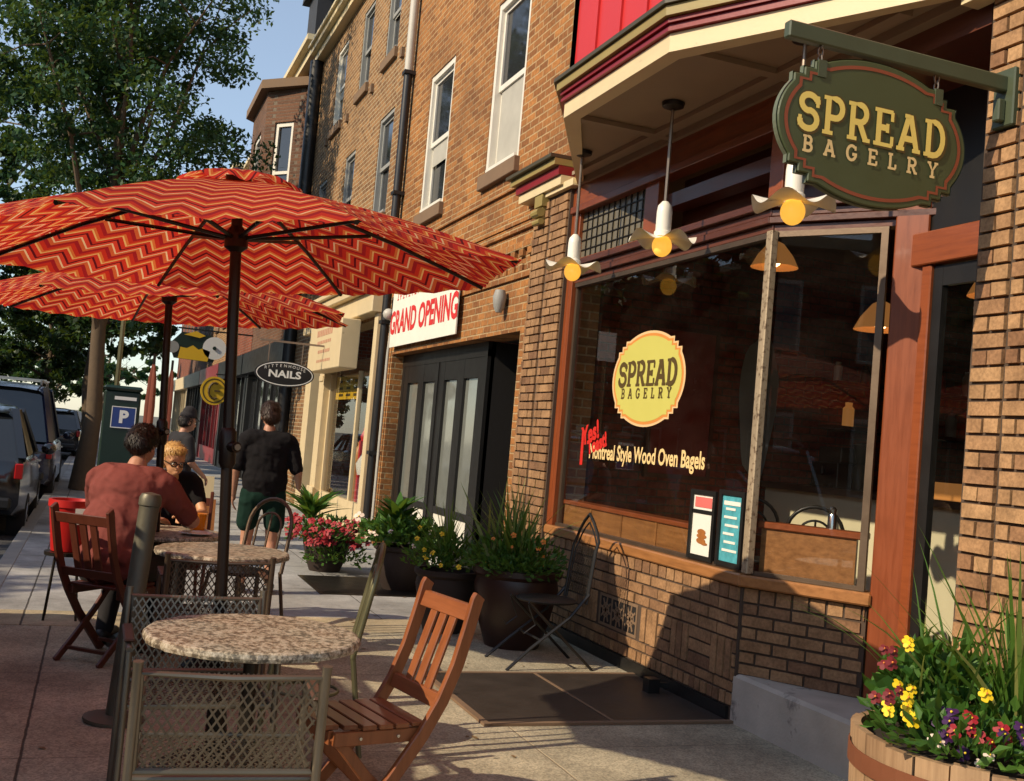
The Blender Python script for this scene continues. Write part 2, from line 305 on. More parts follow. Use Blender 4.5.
# ------------------------------------------------------------------ mesh helpers
class MB:
    def __init__(s): s.v = []; s.f = []; s.uv = {}
    def add(s, vs, fs):
        o = len(s.v); s.v += [tuple(p) for p in vs]; s.f += [tuple(i + o for i in f) for f in fs]; return s
    def box(s, x0, y0, z0, x1, y1, z1, mtx=None):
        vs = [Vector((x, y, z)) for x in (x0, x1) for y in (y0, y1) for z in (z0, z1)]
        if mtx: vs = [mtx @ p for p in vs]
        return s.add(vs, [(0, 1, 3, 2), (4, 6, 7, 5), (0, 4, 5, 1), (2, 3, 7, 6), (0, 2, 6, 4), (1, 5, 7, 3)])
    def bar(s, a, b, w, h, up=(0, 0, 1)):
        a = Vector(a); b = Vector(b); d = (b - a); L = d.length; d.normalize(); up = Vector(up)
        if abs(d.dot(up)) > .99: up = Vector((1, 0, 0))
        x = d.cross(up).normalized(); y = x.cross(d).normalized()
        m = Matrix((( x.x, d.x, y.x, a.x), (x.y, d.y, y.y, a.y), (x.z, d.z, y.z, a.z), (0, 0, 0, 1)))
        return s.box(-w / 2, 0, -h / 2, w / 2, L, h / 2, m)
    def quad(s, a, b, c, d): return s.add([a, b, c, d], [(0, 1, 2, 3)])
    def tube(s, pts, r, n=8, cap=True, flat=None):
        pts = [Vector(p) for p in pts]; k = len(pts)
        rs = r if isinstance(r, (list, tuple)) else [r] * k
        vs = []; up = None
        for i, p in enumerate(pts):
            t = (pts[min(i + 1, k - 1)] - pts[max(i - 1, 0)]).normalized()
            if up is None:
                up = Vector((0, 0, 1)) if abs(t.z) < .9 else Vector((1, 0, 0))
            x = t.cross(up).normalized(); y = x.cross(t).normalized(); up = y
            for j in range(n):
                a = 2 * PI * j / n
                vs.append(p + (x * math.cos(a) + y * math.sin(a)) * rs[i])
        fs = [(i * n + j, i * n + (j + 1) % n, (i + 1) * n + (j + 1) % n, (i + 1) * n + j) for i in range(k - 1) for j in range(n)]
        if cap: fs += [tuple(range(n))[::-1], tuple(range((k - 1) * n, k * n))]
        return s.add(vs, fs)
    def lathe(s, prof, c=(0, 0, 0), n=24, cap=True):
        vs = []; k = len(prof)
        for r, z in prof:
            for j in range(n):
                a = 2 * PI * j / n; vs.append((c[0] + r * math.cos(a), c[1] + r * math.sin(a), c[2] + z))
        fs = [(i * n + j, i * n + (j + 1) % n, (i + 1) * n + (j + 1) % n, (i + 1) * n + j) for i in range(k - 1) for j in range(n)]
        if cap: fs += [tuple(range(n))[::-1], tuple(range((k - 1) * n, k * n))]
        return s.add(vs, fs)
    def prism(s, poly, z0, z1, mtx=None):
        n = len(poly)
        vs = [Vector((x, y, z0)) for x, y in poly] + [Vector((x, y, z1)) for x, y in poly]
        if mtx: vs = [mtx @ p for p in vs]
        fs = [(i, (i + 1) % n, n + (i + 1) % n, n + i) for i in range(n)] + [tuple(range(n))[::-1], tuple(range(n, 2 * n))]
        return s.add(vs, fs)
    def ball(s, c, r, n=10, m=6):
        rx, ry, rz = r if isinstance(r, (tuple, list)) else (r, r, r)
        vs = [(c[0], c[1], c[2] - rz)]
        for i in range(1, m):
            t = -PI / 2 + PI * i / m
            for j in range(n):
                a = 2 * PI * j / n
                vs.append((c[0] + rx * math.cos(t) * math.cos(a), c[1] + ry * math.cos(t) * math.sin(a), c[2] + rz * math.sin(t)))
        vs.append((c[0], c[1], c[2] + rz)); top = len(vs) - 1
        fs = [(0, 1 + (j + 1) % n, 1 + j) for j in range(n)]
        for i in range(m - 2):
            for j in range(n):
                a = 1 + i * n + j; b = 1 + i * n + (j + 1) % n
                fs.append((a, b, b + n, a + n))
        fs += [(top, 1 + (m - 2) * n + j, 1 + (m - 2) * n + (j + 1) % n) for j in range(n)]
        return s.add(vs, fs)
    def each(s, name, mat, parent=None, **k):
        par = list(range(len(s.v)))
        def find(i):
            while par[i] != i: par[i] = par[par[i]]; i = par[i]
            return i
        for f in s.f:
            for i in f[1:]: par[find(i)] = find(f[0])
        isl = {}
        for f in s.f: isl.setdefault(find(f[0]), []).append(f)
        out = []
        for fs in isl.values():
            ids = sorted({i for f in fs for i in f}); mp = {i: n for n, i in enumerate(ids)}; b = MB()
            b.v = [s.v[i] for i in ids]; b.f = [tuple(mp[i] for i in f) for f in fs]; out.append(b.build(name, mat, parent, **k))
        return out
    def build(s, name, mat, parent=None, local=False, smooth=False, bevel=0, kind=None):
        me = bpy.data.meshes.new(name)
        off = Vector((0, 0, 0))
        if parent is not None and not local:
            q = parent
            while q is not None: off = off + q.location; q = q.parent
        vs = [(x - off.x, y - off.y, z - off.z) for x, y, z in s.v] if off.length else s.v
        me.from_pydata(vs, [], s.f); 
        if bevel:
            bm = bmesh.new(); bm.from_mesh(me)
            bmesh.ops.bevel(bm, geom=bm.edges[:], offset=bevel, segments=1, affect='EDGES', clamp_overlap=True)
            bm.to_mesh(me); bm.free()
        me.update()
        me.materials.append(M[mat] if isinstance(mat, str) else mat)
        if smooth: me.shade_smooth() if smooth is True else None
        o = bpy.data.objects.new(name, me); COL.objects.link(o)
        if smooth is True:
            me.set_sharp_from_angle(angle=math.radians(38))
        if parent is not None: o.parent = parent
        if kind: o['kind'] = kind
        return o
def thing(name, label, cat, loc=(0, 0, 0), rz=0, group=None):
    o = bpy.data.objects.new(name, None); COL.objects.link(o); o.empty_display_size = .1
    o.location = loc; o.rotation_euler = (0, 0, rz); tag(o, label, cat, group); return o
def tag(o, label, cat, group=None):
    o['label'] = label; o['category'] = cat
    if group: o['group'] = group
    return o
def copy_tree(o, parent=None):
    c = o.copy(); COL.objects.link(c)
    if parent is not None: c.parent = parent
    for ch in list(o.children): copy_tree(ch, c)
    return c
def dup(o, loc, rz, label, group=None):
    c = copy_tree(o); c.location = loc; c.rotation_euler = (0, 0, rz); c['label'] = label
    if group: c['group'] = group
    return c
def struct(o): o['kind'] = 'structure'; return o

# ------------------------------------------------------------------ lettering
def text_mesh(s, size, bold=0.0, depth=.0, squeeze=1.0):
    cu = bpy.data.curves.new('lettering', 'FONT'); cu.body = s; cu.size = size; cu.offset = bold; cu.extrude = depth
    cu.align_x = 'CENTER'; cu.align_y = 'CENTER'; cu.resolution_u = 3
    o = bpy.data.objects.new('lettering', cu); COL.objects.link(o)
    dg = bpy.context.evaluated_depsgraph_get(); dg.update()
    me = bpy.data.meshes.new_from_object(o.evaluated_get(dg))
    v = [tuple(x.co) for x in me.vertices]; f = [tuple(p.vertices) for p in me.polygons]
    bpy.data.objects.remove(o); bpy.data.curves.remove(cu); bpy.data.meshes.remove(me)
    return [(x * squeeze, y, z) for x, y, z in v], f
# slab serif letters: strokes on a 0..w x 0..1 box, each a polyline
def arc(cx, cy, rx, ry, a0, a1, n=9):
    return [(cx + rx * math.cos(math.radians(a0 + (a1 - a0) * i / n)), cy + ry * math.sin(math.radians(a0 + (a1 - a0) * i / n))) for i in range(n + 1)]
T = .1
GL = {
 'S': (.74, [[(.66, .72), (.66, .8)] + arc(.37, .72, .27, .2, 30, 180) + arc(.37, .72, .27, .22, 180, 260, 5) + arc(.37, .28, .29, .24, 80, -90) + arc(.37, .24, .3, .2, -90, -190, 6)], [((.66, .62), (.66, .92)), ((.07, .08), (.07, .36))]),
 'P': (.78, [[(.2, 0), (.2, .95), (.46, .95)] + arc(.46, .7, .24, .25, 90, -90) + [(.2, .45)]], [((.03, T / 2), (.4, T / 2)), ((.03, .95), (.3, .95))]),
 'R': (.86, [[(.2, 0), (.2, .95), (.46, .95)] + arc(.46, .72, .23, .23, 90, -90) + [(.2, .49)], [(.45, .49), (.7, .05)]], [((.03, T / 2), (.38, T / 2)), ((.03, .95), (.3, .95)), ((.6, T / 2), (.86, T / 2))]),
 'E': (.78, [[(.2, 0), (.2, .95)], [(.2, .5), (.52, .5)]], [((.03, .95), (.7, .95)), ((.03, .05), (.72, .05)), ((.68, .95), (.68, .7)), ((.7, .05), (.7, .3)), ((.52, .62), (.52, .38))]),
 'A': (.9, [[(.14, .05), (.42, .97), (.48, .97), (.76, .05)], [(.22, .34), (.68, .34)]], [((0, T / 2), (.3, T / 2)), ((.6, T / 2), (.9, T / 2)), ((.26, .95), (.46, .95))]),
 'D': (.84, [[(.2, 0), (.2, .95), (.4, .95)] + arc(.4, .5, .34, .45, 90, -90) + [(.2, .05)]], [((.03, .95), (.3, .95)), ((.03, .05), (.3, .05))]),
 'B': (.78, [[(.2, 0), (.2, .95), (.44, .95)] + arc(.44, .73, .2, .22, 90, -90) + arc(.44, .28, .25, .23, 90, -90) + [(.2, .05)], [(.2, .51), (.44, .51)]], [((.03, .95), (.3, .95)), ((.03, .05), (.3, .05))]),
 'G': (.86, [arc(.43, .5, .34, .45, 50, 335, 14) + [(.73, .42)], [(.48, .42), (.84, .42)]], [((.7, .95), (.7, .68))]),
 'L': (.7, [[(.2, 0), (.2, .95)]], [((.03, .95), (.38, .95)), ((.03, .05), (.64, .05)), ((.62, .05), (.62, .34))]),
 'Y': (.86, [[(.43, 0), (.43, .45)], [(.14, .95), (.43, .45), (.72, .95)]], [((.24, .05), (.62, .05)), ((0, .95), (.3, .95)), ((.56, .95), (.86, .95))]),
 ' ': (.4, [], []),
}
def slab(s, h, w=1.0, stroke=.17, gap=.12, serif=.1):
    """flat slab serif lettering in the xy plane, centred; returns (verts, faces)"""
    b = MB(); x0 = 0; lift = 0
    def stroke_poly(pl, t, ox):
        nonlocal lift
        P = [Vector((ox + x * w * h, y * h, 0)) for x, y in pl]
        L = []; R_ = []
        for i, p in enumerate(P):
            lift += .000012
            d = (P[min(i + 1, len(P) - 1)] - P[max(i - 1, 0)])
            d.normalize(); n = Vector((-d.y, d.x, 0)) * (t * h / 2)
            z = Vector((0, 0, lift))
            L.append(p + n + z); R_.append(p - n + z)
        k = len(P); b.add(L + R_, [(i, i + 1, k + i + 1, k + i) for i in range(k - 1)])
        lift += .00006
    for ch in s:
        wd, st, se = GL[ch]
        for pl in st: stroke_poly(pl, stroke, x0)
        for a, c in se: stroke_poly([a, c], serif, x0)
        x0 += (wd * w + gap) * h
    cxm = (x0 - gap * h) / 2
    return [(x - cxm, y - h / 2, z) for x, y, z in b.v], b.f
def place(b, vf, mtx):
    v, f = vf; b.add([mtx @ Vector(p) for p in v], f); return b
def frame_mtx(o, ux, uy):
    """matrix taking local x to ux, local y to uy, local z to the normal, origin o"""
    ux = Vector(ux).normalized(); uy = Vector(uy).normalized(); n = ux.cross(uy)
    return Matrix(((ux.x, uy.x, n.x, o[0]), (ux.y, uy.y, n.y, o[1]), (ux.z, uy.z, n.z, o[2]), (0, 0, 0, 1)))
def plaque(rx, ry, m=3):
    """oval plaque with a little staircase of notches at each shoulder (outline, counter-clockwise)"""
    a0, a1 = math.radians(30), math.radians(56)
    side = [(rx * math.cos(a0 * i / 6), ry * math.sin(a0 * i / 6)) for i in range(7)]
    p = side[-1]; t = (rx * math.cos(a1), ry * math.sin(a1)); st = []
    for i in range(m):
        x = p[0] + (t[0] - p[0]) * i / m; y = p[1] + (t[1] - p[1]) * (i + 1) / m
        st += [(x, y), (p[0] + (t[0] - p[0]) * (i + 1) / m, y)]
    top = [(rx * math.cos(a1 + (PI / 2 - a1) * i / 7), ry * math.sin(a1 + (PI / 2 - a1) * i / 7)) for i in range(1, 8)]
    q = side + st + top
    return q + [(-x, y) for x, y in q[::-1]][1:] + [(-x, -y) for x, y in q][1:] + [(x, -y) for x, y in q[::-1]][1:-1]

# ------------------------------------------------------------------ ground, road, pavement
W = 3.62
struct(MB().quad((-400, -400, -.16), (400, -400, -.16), (400, 600, -.16), (-400, 600, -.16)).build('ground', 'earth'))
struct(MB().box(-9.2, -60, -.15, -.74, 400, -.12).build('road', 'asphalt'))
struct(MB().box(-.74, -60, -.15, -.6, 400, .004).build('kerb', 'kerb', bevel=.008))
struct(MB().box(-.6, -60, -.15, 5, 8.02, 0).build('near_pavement', 'walk_near'))
struct(MB().box(-.6, 8.02, -.15, 5, 8.6, .003).build('pavement_band', 'walk_band'))
struct(MB().box(-.6, 8.6, -.15, 5, 400, 0).build('far_pavement', 'walk_far'))
struct(MB().box(-13.5, -60, -.15, -9.2, 400, 0).build('opposite_pavement', 'walk_far'))

# ------------------------------------------------------------------ building helpers
def wall_holes(b, y0, y1, z0, z1, holes, x=W, reveal=.14, thick=.32):
    ys = sorted({y0, y1, *[q for h in holes for q in h[:2] if y0 < q < y1]})
    zs = sorted({z0, z1, *[q for h in holes for q in h[2:] if z0 < q < z1]})
    ins = lambda y, z: any(h[0] < y < h[1] and h[2] < z < h[3] for h in holes)
    for ya, yb in zip(ys, ys[1:]):
        for za, zb in zip(zs, zs[1:]):
            if ins((ya + yb) / 2, (za + zb) / 2): continue
            b.quad((x, ya, za), (x, ya, zb), (x, yb, zb), (x, yb, za))
            b.quad((x + thick, ya, za), (x + thick, yb, za), (x + thick, yb, zb), (x + thick, ya, zb))
    for a, c, d, e in holes:
        q = x + thick
        b.quad((x, a, d), (x, a, e), (q, a, e), (q, a, d)); b.quad((x, c, d), (q, c, d), (q, c, e), (x, c, e))
        b.quad((x, a, e), (x, c, e), (q, c, e), (q, a, e)); b.quad((x, a, d), (q, a, d), (q, c, d), (x, c, d))
    b.quad((x, y0, z0), (x + thick, y0, z0), (x + thick, y0, z1), (x, y0, z1))
    b.quad((x, y1, z0), (x, y1, z1), (x + thick, y1, z1), (x + thick, y1, z0))
    b.quad((x, y0, z1), (x + thick, y0, z1), (x + thick, y1, z1), (x, y1, z1))
    return b
def sash(parent, y0, y1, z0, z1, x=W, frame='white', fw=.075, blind=.5, sill='stone', set_in=.012):
    b = MB(); xa, xb = x + set_in, x + .13
    for ya, yb in ((y0, y0 + fw), (y1 - fw, y1)): b.box(xa, ya, z0, xb, yb, z1)
    b.box(xa + .003, y0 + fw, z1 - fw, xb, y1 - fw, z1); b.box(xa - .03, y0 + fw, z0, xb, y1 - fw, z0 + .06)
    zm = (z0 + z1) / 2
    xu, xl = x + .055, x + .09
    for xx, za, zb in ((xu, zm - .03, z1 - fw), (xl, z0 + .06, zm + .03)):
        for ya, yb in ((y0 + fw, y0 + fw + .045), (y1 - fw - .045, y1 - fw)): b.box(xx, ya, za, xx + .033, yb, zb)
        b.box(xx + .002, y0 + fw + .045, za, xx + .031, y1 - fw - .045, za + .06); b.box(xx + .002, y0 + fw + .045, zb - .045, xx + .031, y1 - fw - .045, zb)
    f = b.build('window', frame, parent)
    g = MB()
    g.quad((xu + .02, y0 + fw, zm), (xu + .02, y0 + fw, z1 - fw), (xu + .02, y1 - fw, z1 - fw), (xu + .02, y1 - fw, zm))
    g.quad((xl + .02, y0 + fw, z0 + .06), (xl + .02, y0 + fw, zm), (xl + .02, y1 - fw, zm), (xl + .02, y1 - fw, z0 + .06))
    g.build('pane', 'darkglass', f)
    if blind:
        MB().box(xu + .024, y0 + fw + .05, z1 - fw - (z1 - z0) * blind, xu + .028, y1 - fw - .05, z1 - fw).build('blind', 'blind', f)
    # glass in front of the blind
    if sill: MB().box(x - .06, y0 - .05, z0 - .16, x + .1, y1 + .05, z0 - .002).build('sill', sill, f, bevel=.006)
    return f
def brick_panel(b, org, u, n, rects, depth=.02, gap=.0048):
    """individual bricks standing proud of a mortar bed; org + u*U + z, n outward"""
    org = Vector(org); u = Vector(u); n = Vector(n); z = Vector((0, 0, 1))
    for u0, u1, z0, z1 in rects:
        j = rnd.uniform(-.0045, .0045); J = lambda: rnd.uniform(-.0017, .0017)
        c = []
        for d in (-.03, depth + j):
            e = 0 if d < 0 else .0025
            for uu, zz in ((u0 + gap + e, z0 + gap + e), (u1 - gap - e, z0 + gap + e), (u1 - gap - e, z1 - gap - e), (u0 + gap + e, z1 - gap - e)):
                c.append(org + u * (uu + J() * (d > 0)) + z * (zz + J() * (d > 0)) + n * (d + .5 * J() * (d > 0)))
        b.add(c, [(0, 1, 5, 4), (1, 2, 6, 5), (2, 3, 7, 6), (3, 0, 4, 7), (4, 5, 6, 7)])
def courses(u0, u1, z0, z1, h=.075, w=.215, skip=None, phase=0):
    r = []; k = 0; z = z0
    while z < z1 - .02:
        zt = min(z + h, z1); u = u0 - (w / 2 if (k + phase) % 2 else 0)
        while u < u1 - 1e-4:
            a, c = max(u, u0), min(u + w, u1)
            if c - a > .03 and not (skip and skip((a + c) / 2, (z + zt) / 2)): r.append((a, c, z, zt))
            u += w
        z += h; k += 1
    return r

# ------------------------------------------------------------------ bagel shop building
shop = thing('brick_shop_building', 'orange brick shop building with red oriel bay, big varnished wood shop window and angled doorway', 'building', (W, 6, 0))
holes = [(3.79, 8.42, -.2, 4.0), (9.5, 14.28, -.2, 2.58), (12.52, 13.56, 4.36, 6.2), (9.98, 11.0, 4.36, 6.26), (12.52, 13.56, 8.2, 9.9), (9.98, 11.0, 8.2, 9.9)]
wall_holes(MB(), 1.0, 14.46, -.1, 11.0, holes, thick=.3).build('wall', 'brick_main', shop)
sash(shop, 12.52, 13.56, 4.36, 6.2, blind=.62); sash(shop, 9.98, 11.0, 4.36, 6.26, blind=.95)
sash(shop, 12.52, 13.56, 8.2, 9.9); sash(shop, 9.98, 11.0, 8.2, 9.9)
MB().box(W - .35, 1.0, 11.0, W + .4, 14.46, 11.4).build('cornice', 'cream', shop)
MB().box(W + .3, 1.0, 10.9, 14, 14.46, 11.0).build('roof', 'slate', shop)
MB().box(W + .31, 1.0, 0, 14, 1.02, 10.9).build('side_wall', 'brick_red', shop)
# brick decoration on the facade: string courses and corbel table
b = MB(); b.box(W - .03, 9.22, 3.56, W + .02, 14.44, 3.63); b.box(W - .045, 9.22, 3.63, W + .02, 14.44, 3.7)
b.box(W - .03, 9.22, 4.02, W + .02, 14.44, 4.09)
y = 9.3
while y < 14.3:
    b.box(W - .035, y, 3.3, W + .02, y + .11, 3.37); b.box(W - .022, y + .02, 3.16, W + .02, y + .13, 3.23); y += .22
b.box(W - .04, 9.22, 3.37, W + .02, 14.44, 3.44); b.box(W - .028, 9.22, 3.09, W + .02, 14.44, 3.155)
b.build('corbel_course', 'brick_main', shop)
# pilaster of raked bricks left of the window, two stacks with a groove
b = MB(); brick_panel(b, (W - .05, 8.44, 0), (0, 1, 0), (-1, 0, 0), courses(0, .38, .1, 3.72, w=.2)); brick_panel(b, (W - .05, 8.86, 0), (0, 1, 0), (-1, 0, 0), courses(0, .36, .1, 3.72, w=.2, phase=1))
pil = b.build('pilaster', 'brick_geo', shop)
MB().box(W - .052, 8.43, .0, W + .05, 9.23, 3.74).build('mortar_bed', 'mortar', pil)
# pier right of the doorway
b = MB(); brick_panel(b, (W - .005, 3.59, 0), (0, 1, 0), (-1, 0, 0), courses(0, .19, 0, 4.6, w=.19))
brick_panel(b, (W - .005, 1.2, 0), (0, 1, 0), (-1, 0, 0), courses(0, 2.378, 0, 4.6, w=.2))
brick_panel(b, (W + .002, 3.793, 0), (1, 0, 0), (0, 1, 0), courses(0, .5, 0, 3.7, w=.2), depth=.008)
pier = b.build('pier', 'brick_pier', shop)
b = MB(); b.box(W - .007, 1.2, -.05, W + .55, 3.795, 4.6); b.build('mortar_bed', 'mortar', pier)
# low wall under the window: soldier course, basket-weave panels, rowlock top
UL = 8.43 - 5.46
def lower_rects():
    r = []
    u = 0.0
    while u < UL - .02: r.append((u, min(u + .07, UL), .09, .17)); u += .07
    r += courses(0, UL, .17, .235, h=.065)
    pat = [(.04, .76), (1.18, 1.9 + .12)]   # basket-weave and ventilator bays (u from the right corner)
    inp = lambda uu, zz: any(p0 < uu < p1 for p0, p1 in pat)
    r += courses(0, .04, .235, .475, h=.08); r += courses(.76, .94, .235, .475, h=.08, w=.18); r += courses(2.12, UL, .235, .475, h=.08)
    for k in range(3):
        r.append((.04 + .075 * k, .115 + .075 * k, .235, .475)); r.append((.535 + .075 * k, .61 + .075 * k, .235, .475))
        r.append((.265, .535, .235 + .08 * k, .315 + .08 * k))
        r.append((.94 + .08 * k, 1.02 + .08 * k, .235, .475)); r.append((1.88 + .08 * k, 1.96 + .08 * k, .235, .475))
    r += courses(0, UL, .475, .70, h=.075)
    u = 0.0
    while u < UL - .03: r.append((u, min(u + .11, UL), .70, .79)); u += .11
    return r
b = MB(); brick_panel(b, (W - .012, 5.46, 0), (0, 1, 0), (-1, 0, 0), lower_rects(), depth=.016, gap=.005)
low = b.build('low_brick_wall', 'brick_geo', shop)
PA = Vector((W, 5.46, 0)); PB = Vector((4.02, 4.86, 0)); AU = (PB - PA).normalized(); AL = (PB - PA).length; AN = Vector((AU.y, -AU.x, 0))
if AN.x > 0: AN = -AN
r = courses(0, AL, .28, .70, h=.07, w=.2)
u = 0.0
while u < AL - .02: r.append((u, min(u + .1, AL), .70, .79)); u += .1
b = MB(); brick_panel(b, PA + AN * -.004, AU, AN, r, depth=.012, gap=.005)
b.build('angled_brick_wall', 'brick_geo', shop)
b = MB(); b.box(W - .016, 5.45, -.02, W + .2, 8.43, .785)
b.build('mortar_bed', 'mortar', low)
b = MB(); b.prism([(PA.x + .01, PA.y), (PB.x, PB.y), (PB.x + .12, PB.y + .08), (PA.x + .13, PA.y + .08)], .2, .785); b.build('angled_mortar_bed', 'mortar', low)
MB().box(W - .035, 5.5, -.01, W + .01, 8.43, .085).build('base_board', 'blackpaint', low)
# cast ventilator grille in the low wall
b = MB(); gy0, gy1, gz0, gz1 = 6.7, 7.3, .24, .47
b.box(W - .02, gy0, gz0, W - .008, gy1, gz0 + .02); b.box(W - .02, gy0, gz1 - .02, W - .008, gy1, gz1)
for k in range(4): yy = gy0 + (gy1 - gy0 - .02) * k / 3; b.box(W - .021, yy, gz0 + .02, W - .009, yy + .02, gz1 - .02)
for k in range(3):
    ya = gy0 + .02 + k * .193; yc = ya + .087; zc = (gz0 + gz1) / 2
    for t in range(8):
        a = PI * t / 4 + .2
        b.bar((W - .016, yc, zc), (W - .016, yc + .085 * math.cos(a), zc + .095 * math.sin(a)), .016, .009, (1, 0, 0))
    b.tube([(W - .015, yc + .05 * math.cos(t * PI / 6), zc + .05 * math.sin(t * PI / 6)) for t in range(13)], .007, 5)
vent = b.build('ventilator_grille', 'stone', shop)
MB().quad((W - .017, gy0, gz0), (W - .017, gy0, gz1), (W - .017, gy1, gz1), (W - .017, gy1, gz0)).build('vent_shade_sheet', 'darkroom', vent)  # near-black sheet stands in for the shade inside the vent

# shop window joinery
FZ0, FZ1 = .87, 2.9
b = MB(); b.box(W - .05, 5.44, .79, W + .12, 8.42, .865)
b.prism([(PA.x - .05, PA.y - .02), (PB.x - .03, PB.y - .06), (PB.x + .1, PB.y + .05), (PA.x + .11, PA.y)], .792, .863)
sill = b.build('window_sill', 'woodledge', shop, bevel=.01)
b = MB(); b.box(W - .02, 8.32, .865, W + .08, 8.42, 3.72); b.box(W - .024, 8.37, .865, W - .018, 8.43, 3.72)
b.build('window_jamb', 'woodred', shop, bevel=.004)
# header mouldings above the glass, street face and angled face
def moulding(prof, name, mat):
    b = MB()
    for (d0, d1, z0, z1) in prof:
        b.box(W - d1, 5.44, z0, W + .08, 8.40, z1)
        A = PA + AN * d1; B_ = PB + AN * d1; D = PA - AN * .1; E_ = PB - AN * .1
        b.prism([(PA.x - d1, PA.y), (A.x, A.y), (B_.x + AU.x * .3, B_.y + AU.y * .3), (E_.x + AU.x * .3, E_.y + AU.y * .3), (W + .09, PA.y + .0)], z0 + .001, z1 - .001)
    return b.build(name, mat, shop, bevel=.003)
moulding([(0, .0, 2.9, 2.94), (0, .035, 2.944, 2.985), (0, .02, 2.989, 3.03), (0, .06, 3.034, 3.08)], 'header_moulding', 'wooddark')
b = MB(); b.box(W - .03, 5.40, .87, W + .02, 5.46, 2.9); b.build('corner_post', 'post', shop, bevel=.006)
b = MB(); b.box(W + .021, 5.46, .87, W + .05, 5.5, 2.9); b.box(W + .0, 5.5, 2.865, W + .05, 8.3, 2.899); b.box(W, 5.5, .866, W + .05, 8.3, .89); b.box(W + .02, 8.28, .89, W + .05, 8.32, 2.865)
f0 = frame_mtx(PA, AU, (0, 0, 1))
for (u0, u1, z0, z1) in ((.04, AL - .06, 2.865, 2.899), (.04, AL - .06, .866, .89), (AL - .06, AL - .02, .866, 2.899)): b.box(u0, z0, -.02, u1, z1, .012, f0)
b.build('glazing_bead', 'steeldk', shop)
G1 = MB().quad((W + .035, 5.47, .87), (W + .035, 5.47, 2.9), (W + .035, 8.32, 2.9), (W + .035, 8.32, .87)).build('street_window_glass', 'glass', shop)
g = [f0 @ Vector(p) for p in ((.0, .87, -.004), (AL - .03, .87, -.004), (AL - .03, 2.9, -.004), (.0, 2.9, -.004))]
G2 = MB().quad(*g).build('angled_window_glass', 'glass', shop)
# transom zone
b = MB(); b.box(W - .01, 6.92, 3.08, W + .08, 7.12, 3.56); b.box(W - .012, 5.36, 3.08, W + .08, 5.5, 3.56); b.box(W - .005, 8.3, 3.08, W + .08, 8.32, 3.56)
b.box(W - .02, 5.36, 3.56, W + .1, 8.42, 3.8); b.box(W - .05, 5.36, 3.5, W + .08, 8.42, 3.558); b.box(W - .004, 7.12, 3.082, W + .06, 8.3, 3.11)
b.build('transom_frame', 'woodredh', shop, bevel=.004)
b = MB(); MB().quad((W + .03, 7.12, 3.1), (W + .03, 7.12, 3.51), (W + .03, 8.3, 3.51), (W + .03, 8.3, 3.1)).build('leaded_transom', 'leadglass', shop)
b = MB()
for k in range(1, 12): yy = 7.12 + 1.18 * k / 12; b.box(W + .02, yy - .004, 3.11, W + .029, yy + .004, 3.5)
for k in range(1, 5): zz = 3.1 + .41 * k / 5; b.box(W + .021, 7.12, zz - .004, W + .028, 8.3, zz + .004)
b.build('lead_bars', 'dkmetal', shop)
b = MB(); b.quad((W + .25, 5.3, 3.08), (W + .25, 5.3, 3.56), (W + .25, 7.0, 3.56), (W + .25, 7.0, 3.08)); b.box(W + .05, 5.5, 3.3, W + .2, 6.92, 3.4)
b.build('open_transom', 'wooddark', shop)
# column beside the door, door and its frame
cm = frame_mtx(PB + AU * .09, AU, AN)
b = MB(); b.box(-.07, -.075, -3.1, .115, .035, -.28, cm); b.build('door_column', 'woodred', shop, bevel=.008)
DX = 4.1
b = MB(); b.box(DX - .05, 3.83, 2.66, DX + .06, 4.74, 2.84); b.box(DX - .03, 4.6, .28, DX + .05, 4.67, 2.66)
b.build('door_frame', 'woodredh', shop, bevel=.006)
b = MB(); b.box(DX - .01, 4.53, .3, DX + .03, 4.598, 2.65); b.box(DX - .01, 3.83, .3, DX + .03, 3.92, 2.65); b.box(DX - .009, 3.92, 2.54, DX + .029, 4.53, 2.649); b.box(DX - .009, 3.92, .3, DX + .029, 4.53, .42)
door = b.build('door', 'blackpaint', shop)
MB().quad((DX + .01, 3.92, .42), (DX + .01, 3.92, 2.55), (DX + .01, 4.53, 2.55), (DX + .01, 4.53, .42)).build('pane', 'glass', door)
MB().tube([(DX - .05, 3.9, 1.1), (DX - .08, 3.9, 1.15), (DX - .08, 3.9, 1.4), (DX - .05, 3.9, 1.45)], .012, 6).build('handle', 'chrome', door, smooth=True)
b = MB(); b.prism([(W + .02, 3.83), (5.2, 3.83), (5.2, 5.5), (W + .02, 5.5)], 3.62, 3.8)
MB().box(DX + .02, 3.8, 2.842, DX + .1, 4.8, 3.62).build('over_door_panel', 'blackpaint', shop)
b.build('porch_ceiling', 'wooddark', shop)
# concrete doorstep
b = MB(); b.prism([(W - .02, 3.83), (4.3, 3.83), (4.3, 4.7), (4.15, 4.86), (W - .02, 5.49)], -.05, .285); b.build('doorstep', 'concrete', shop, bevel=.02)

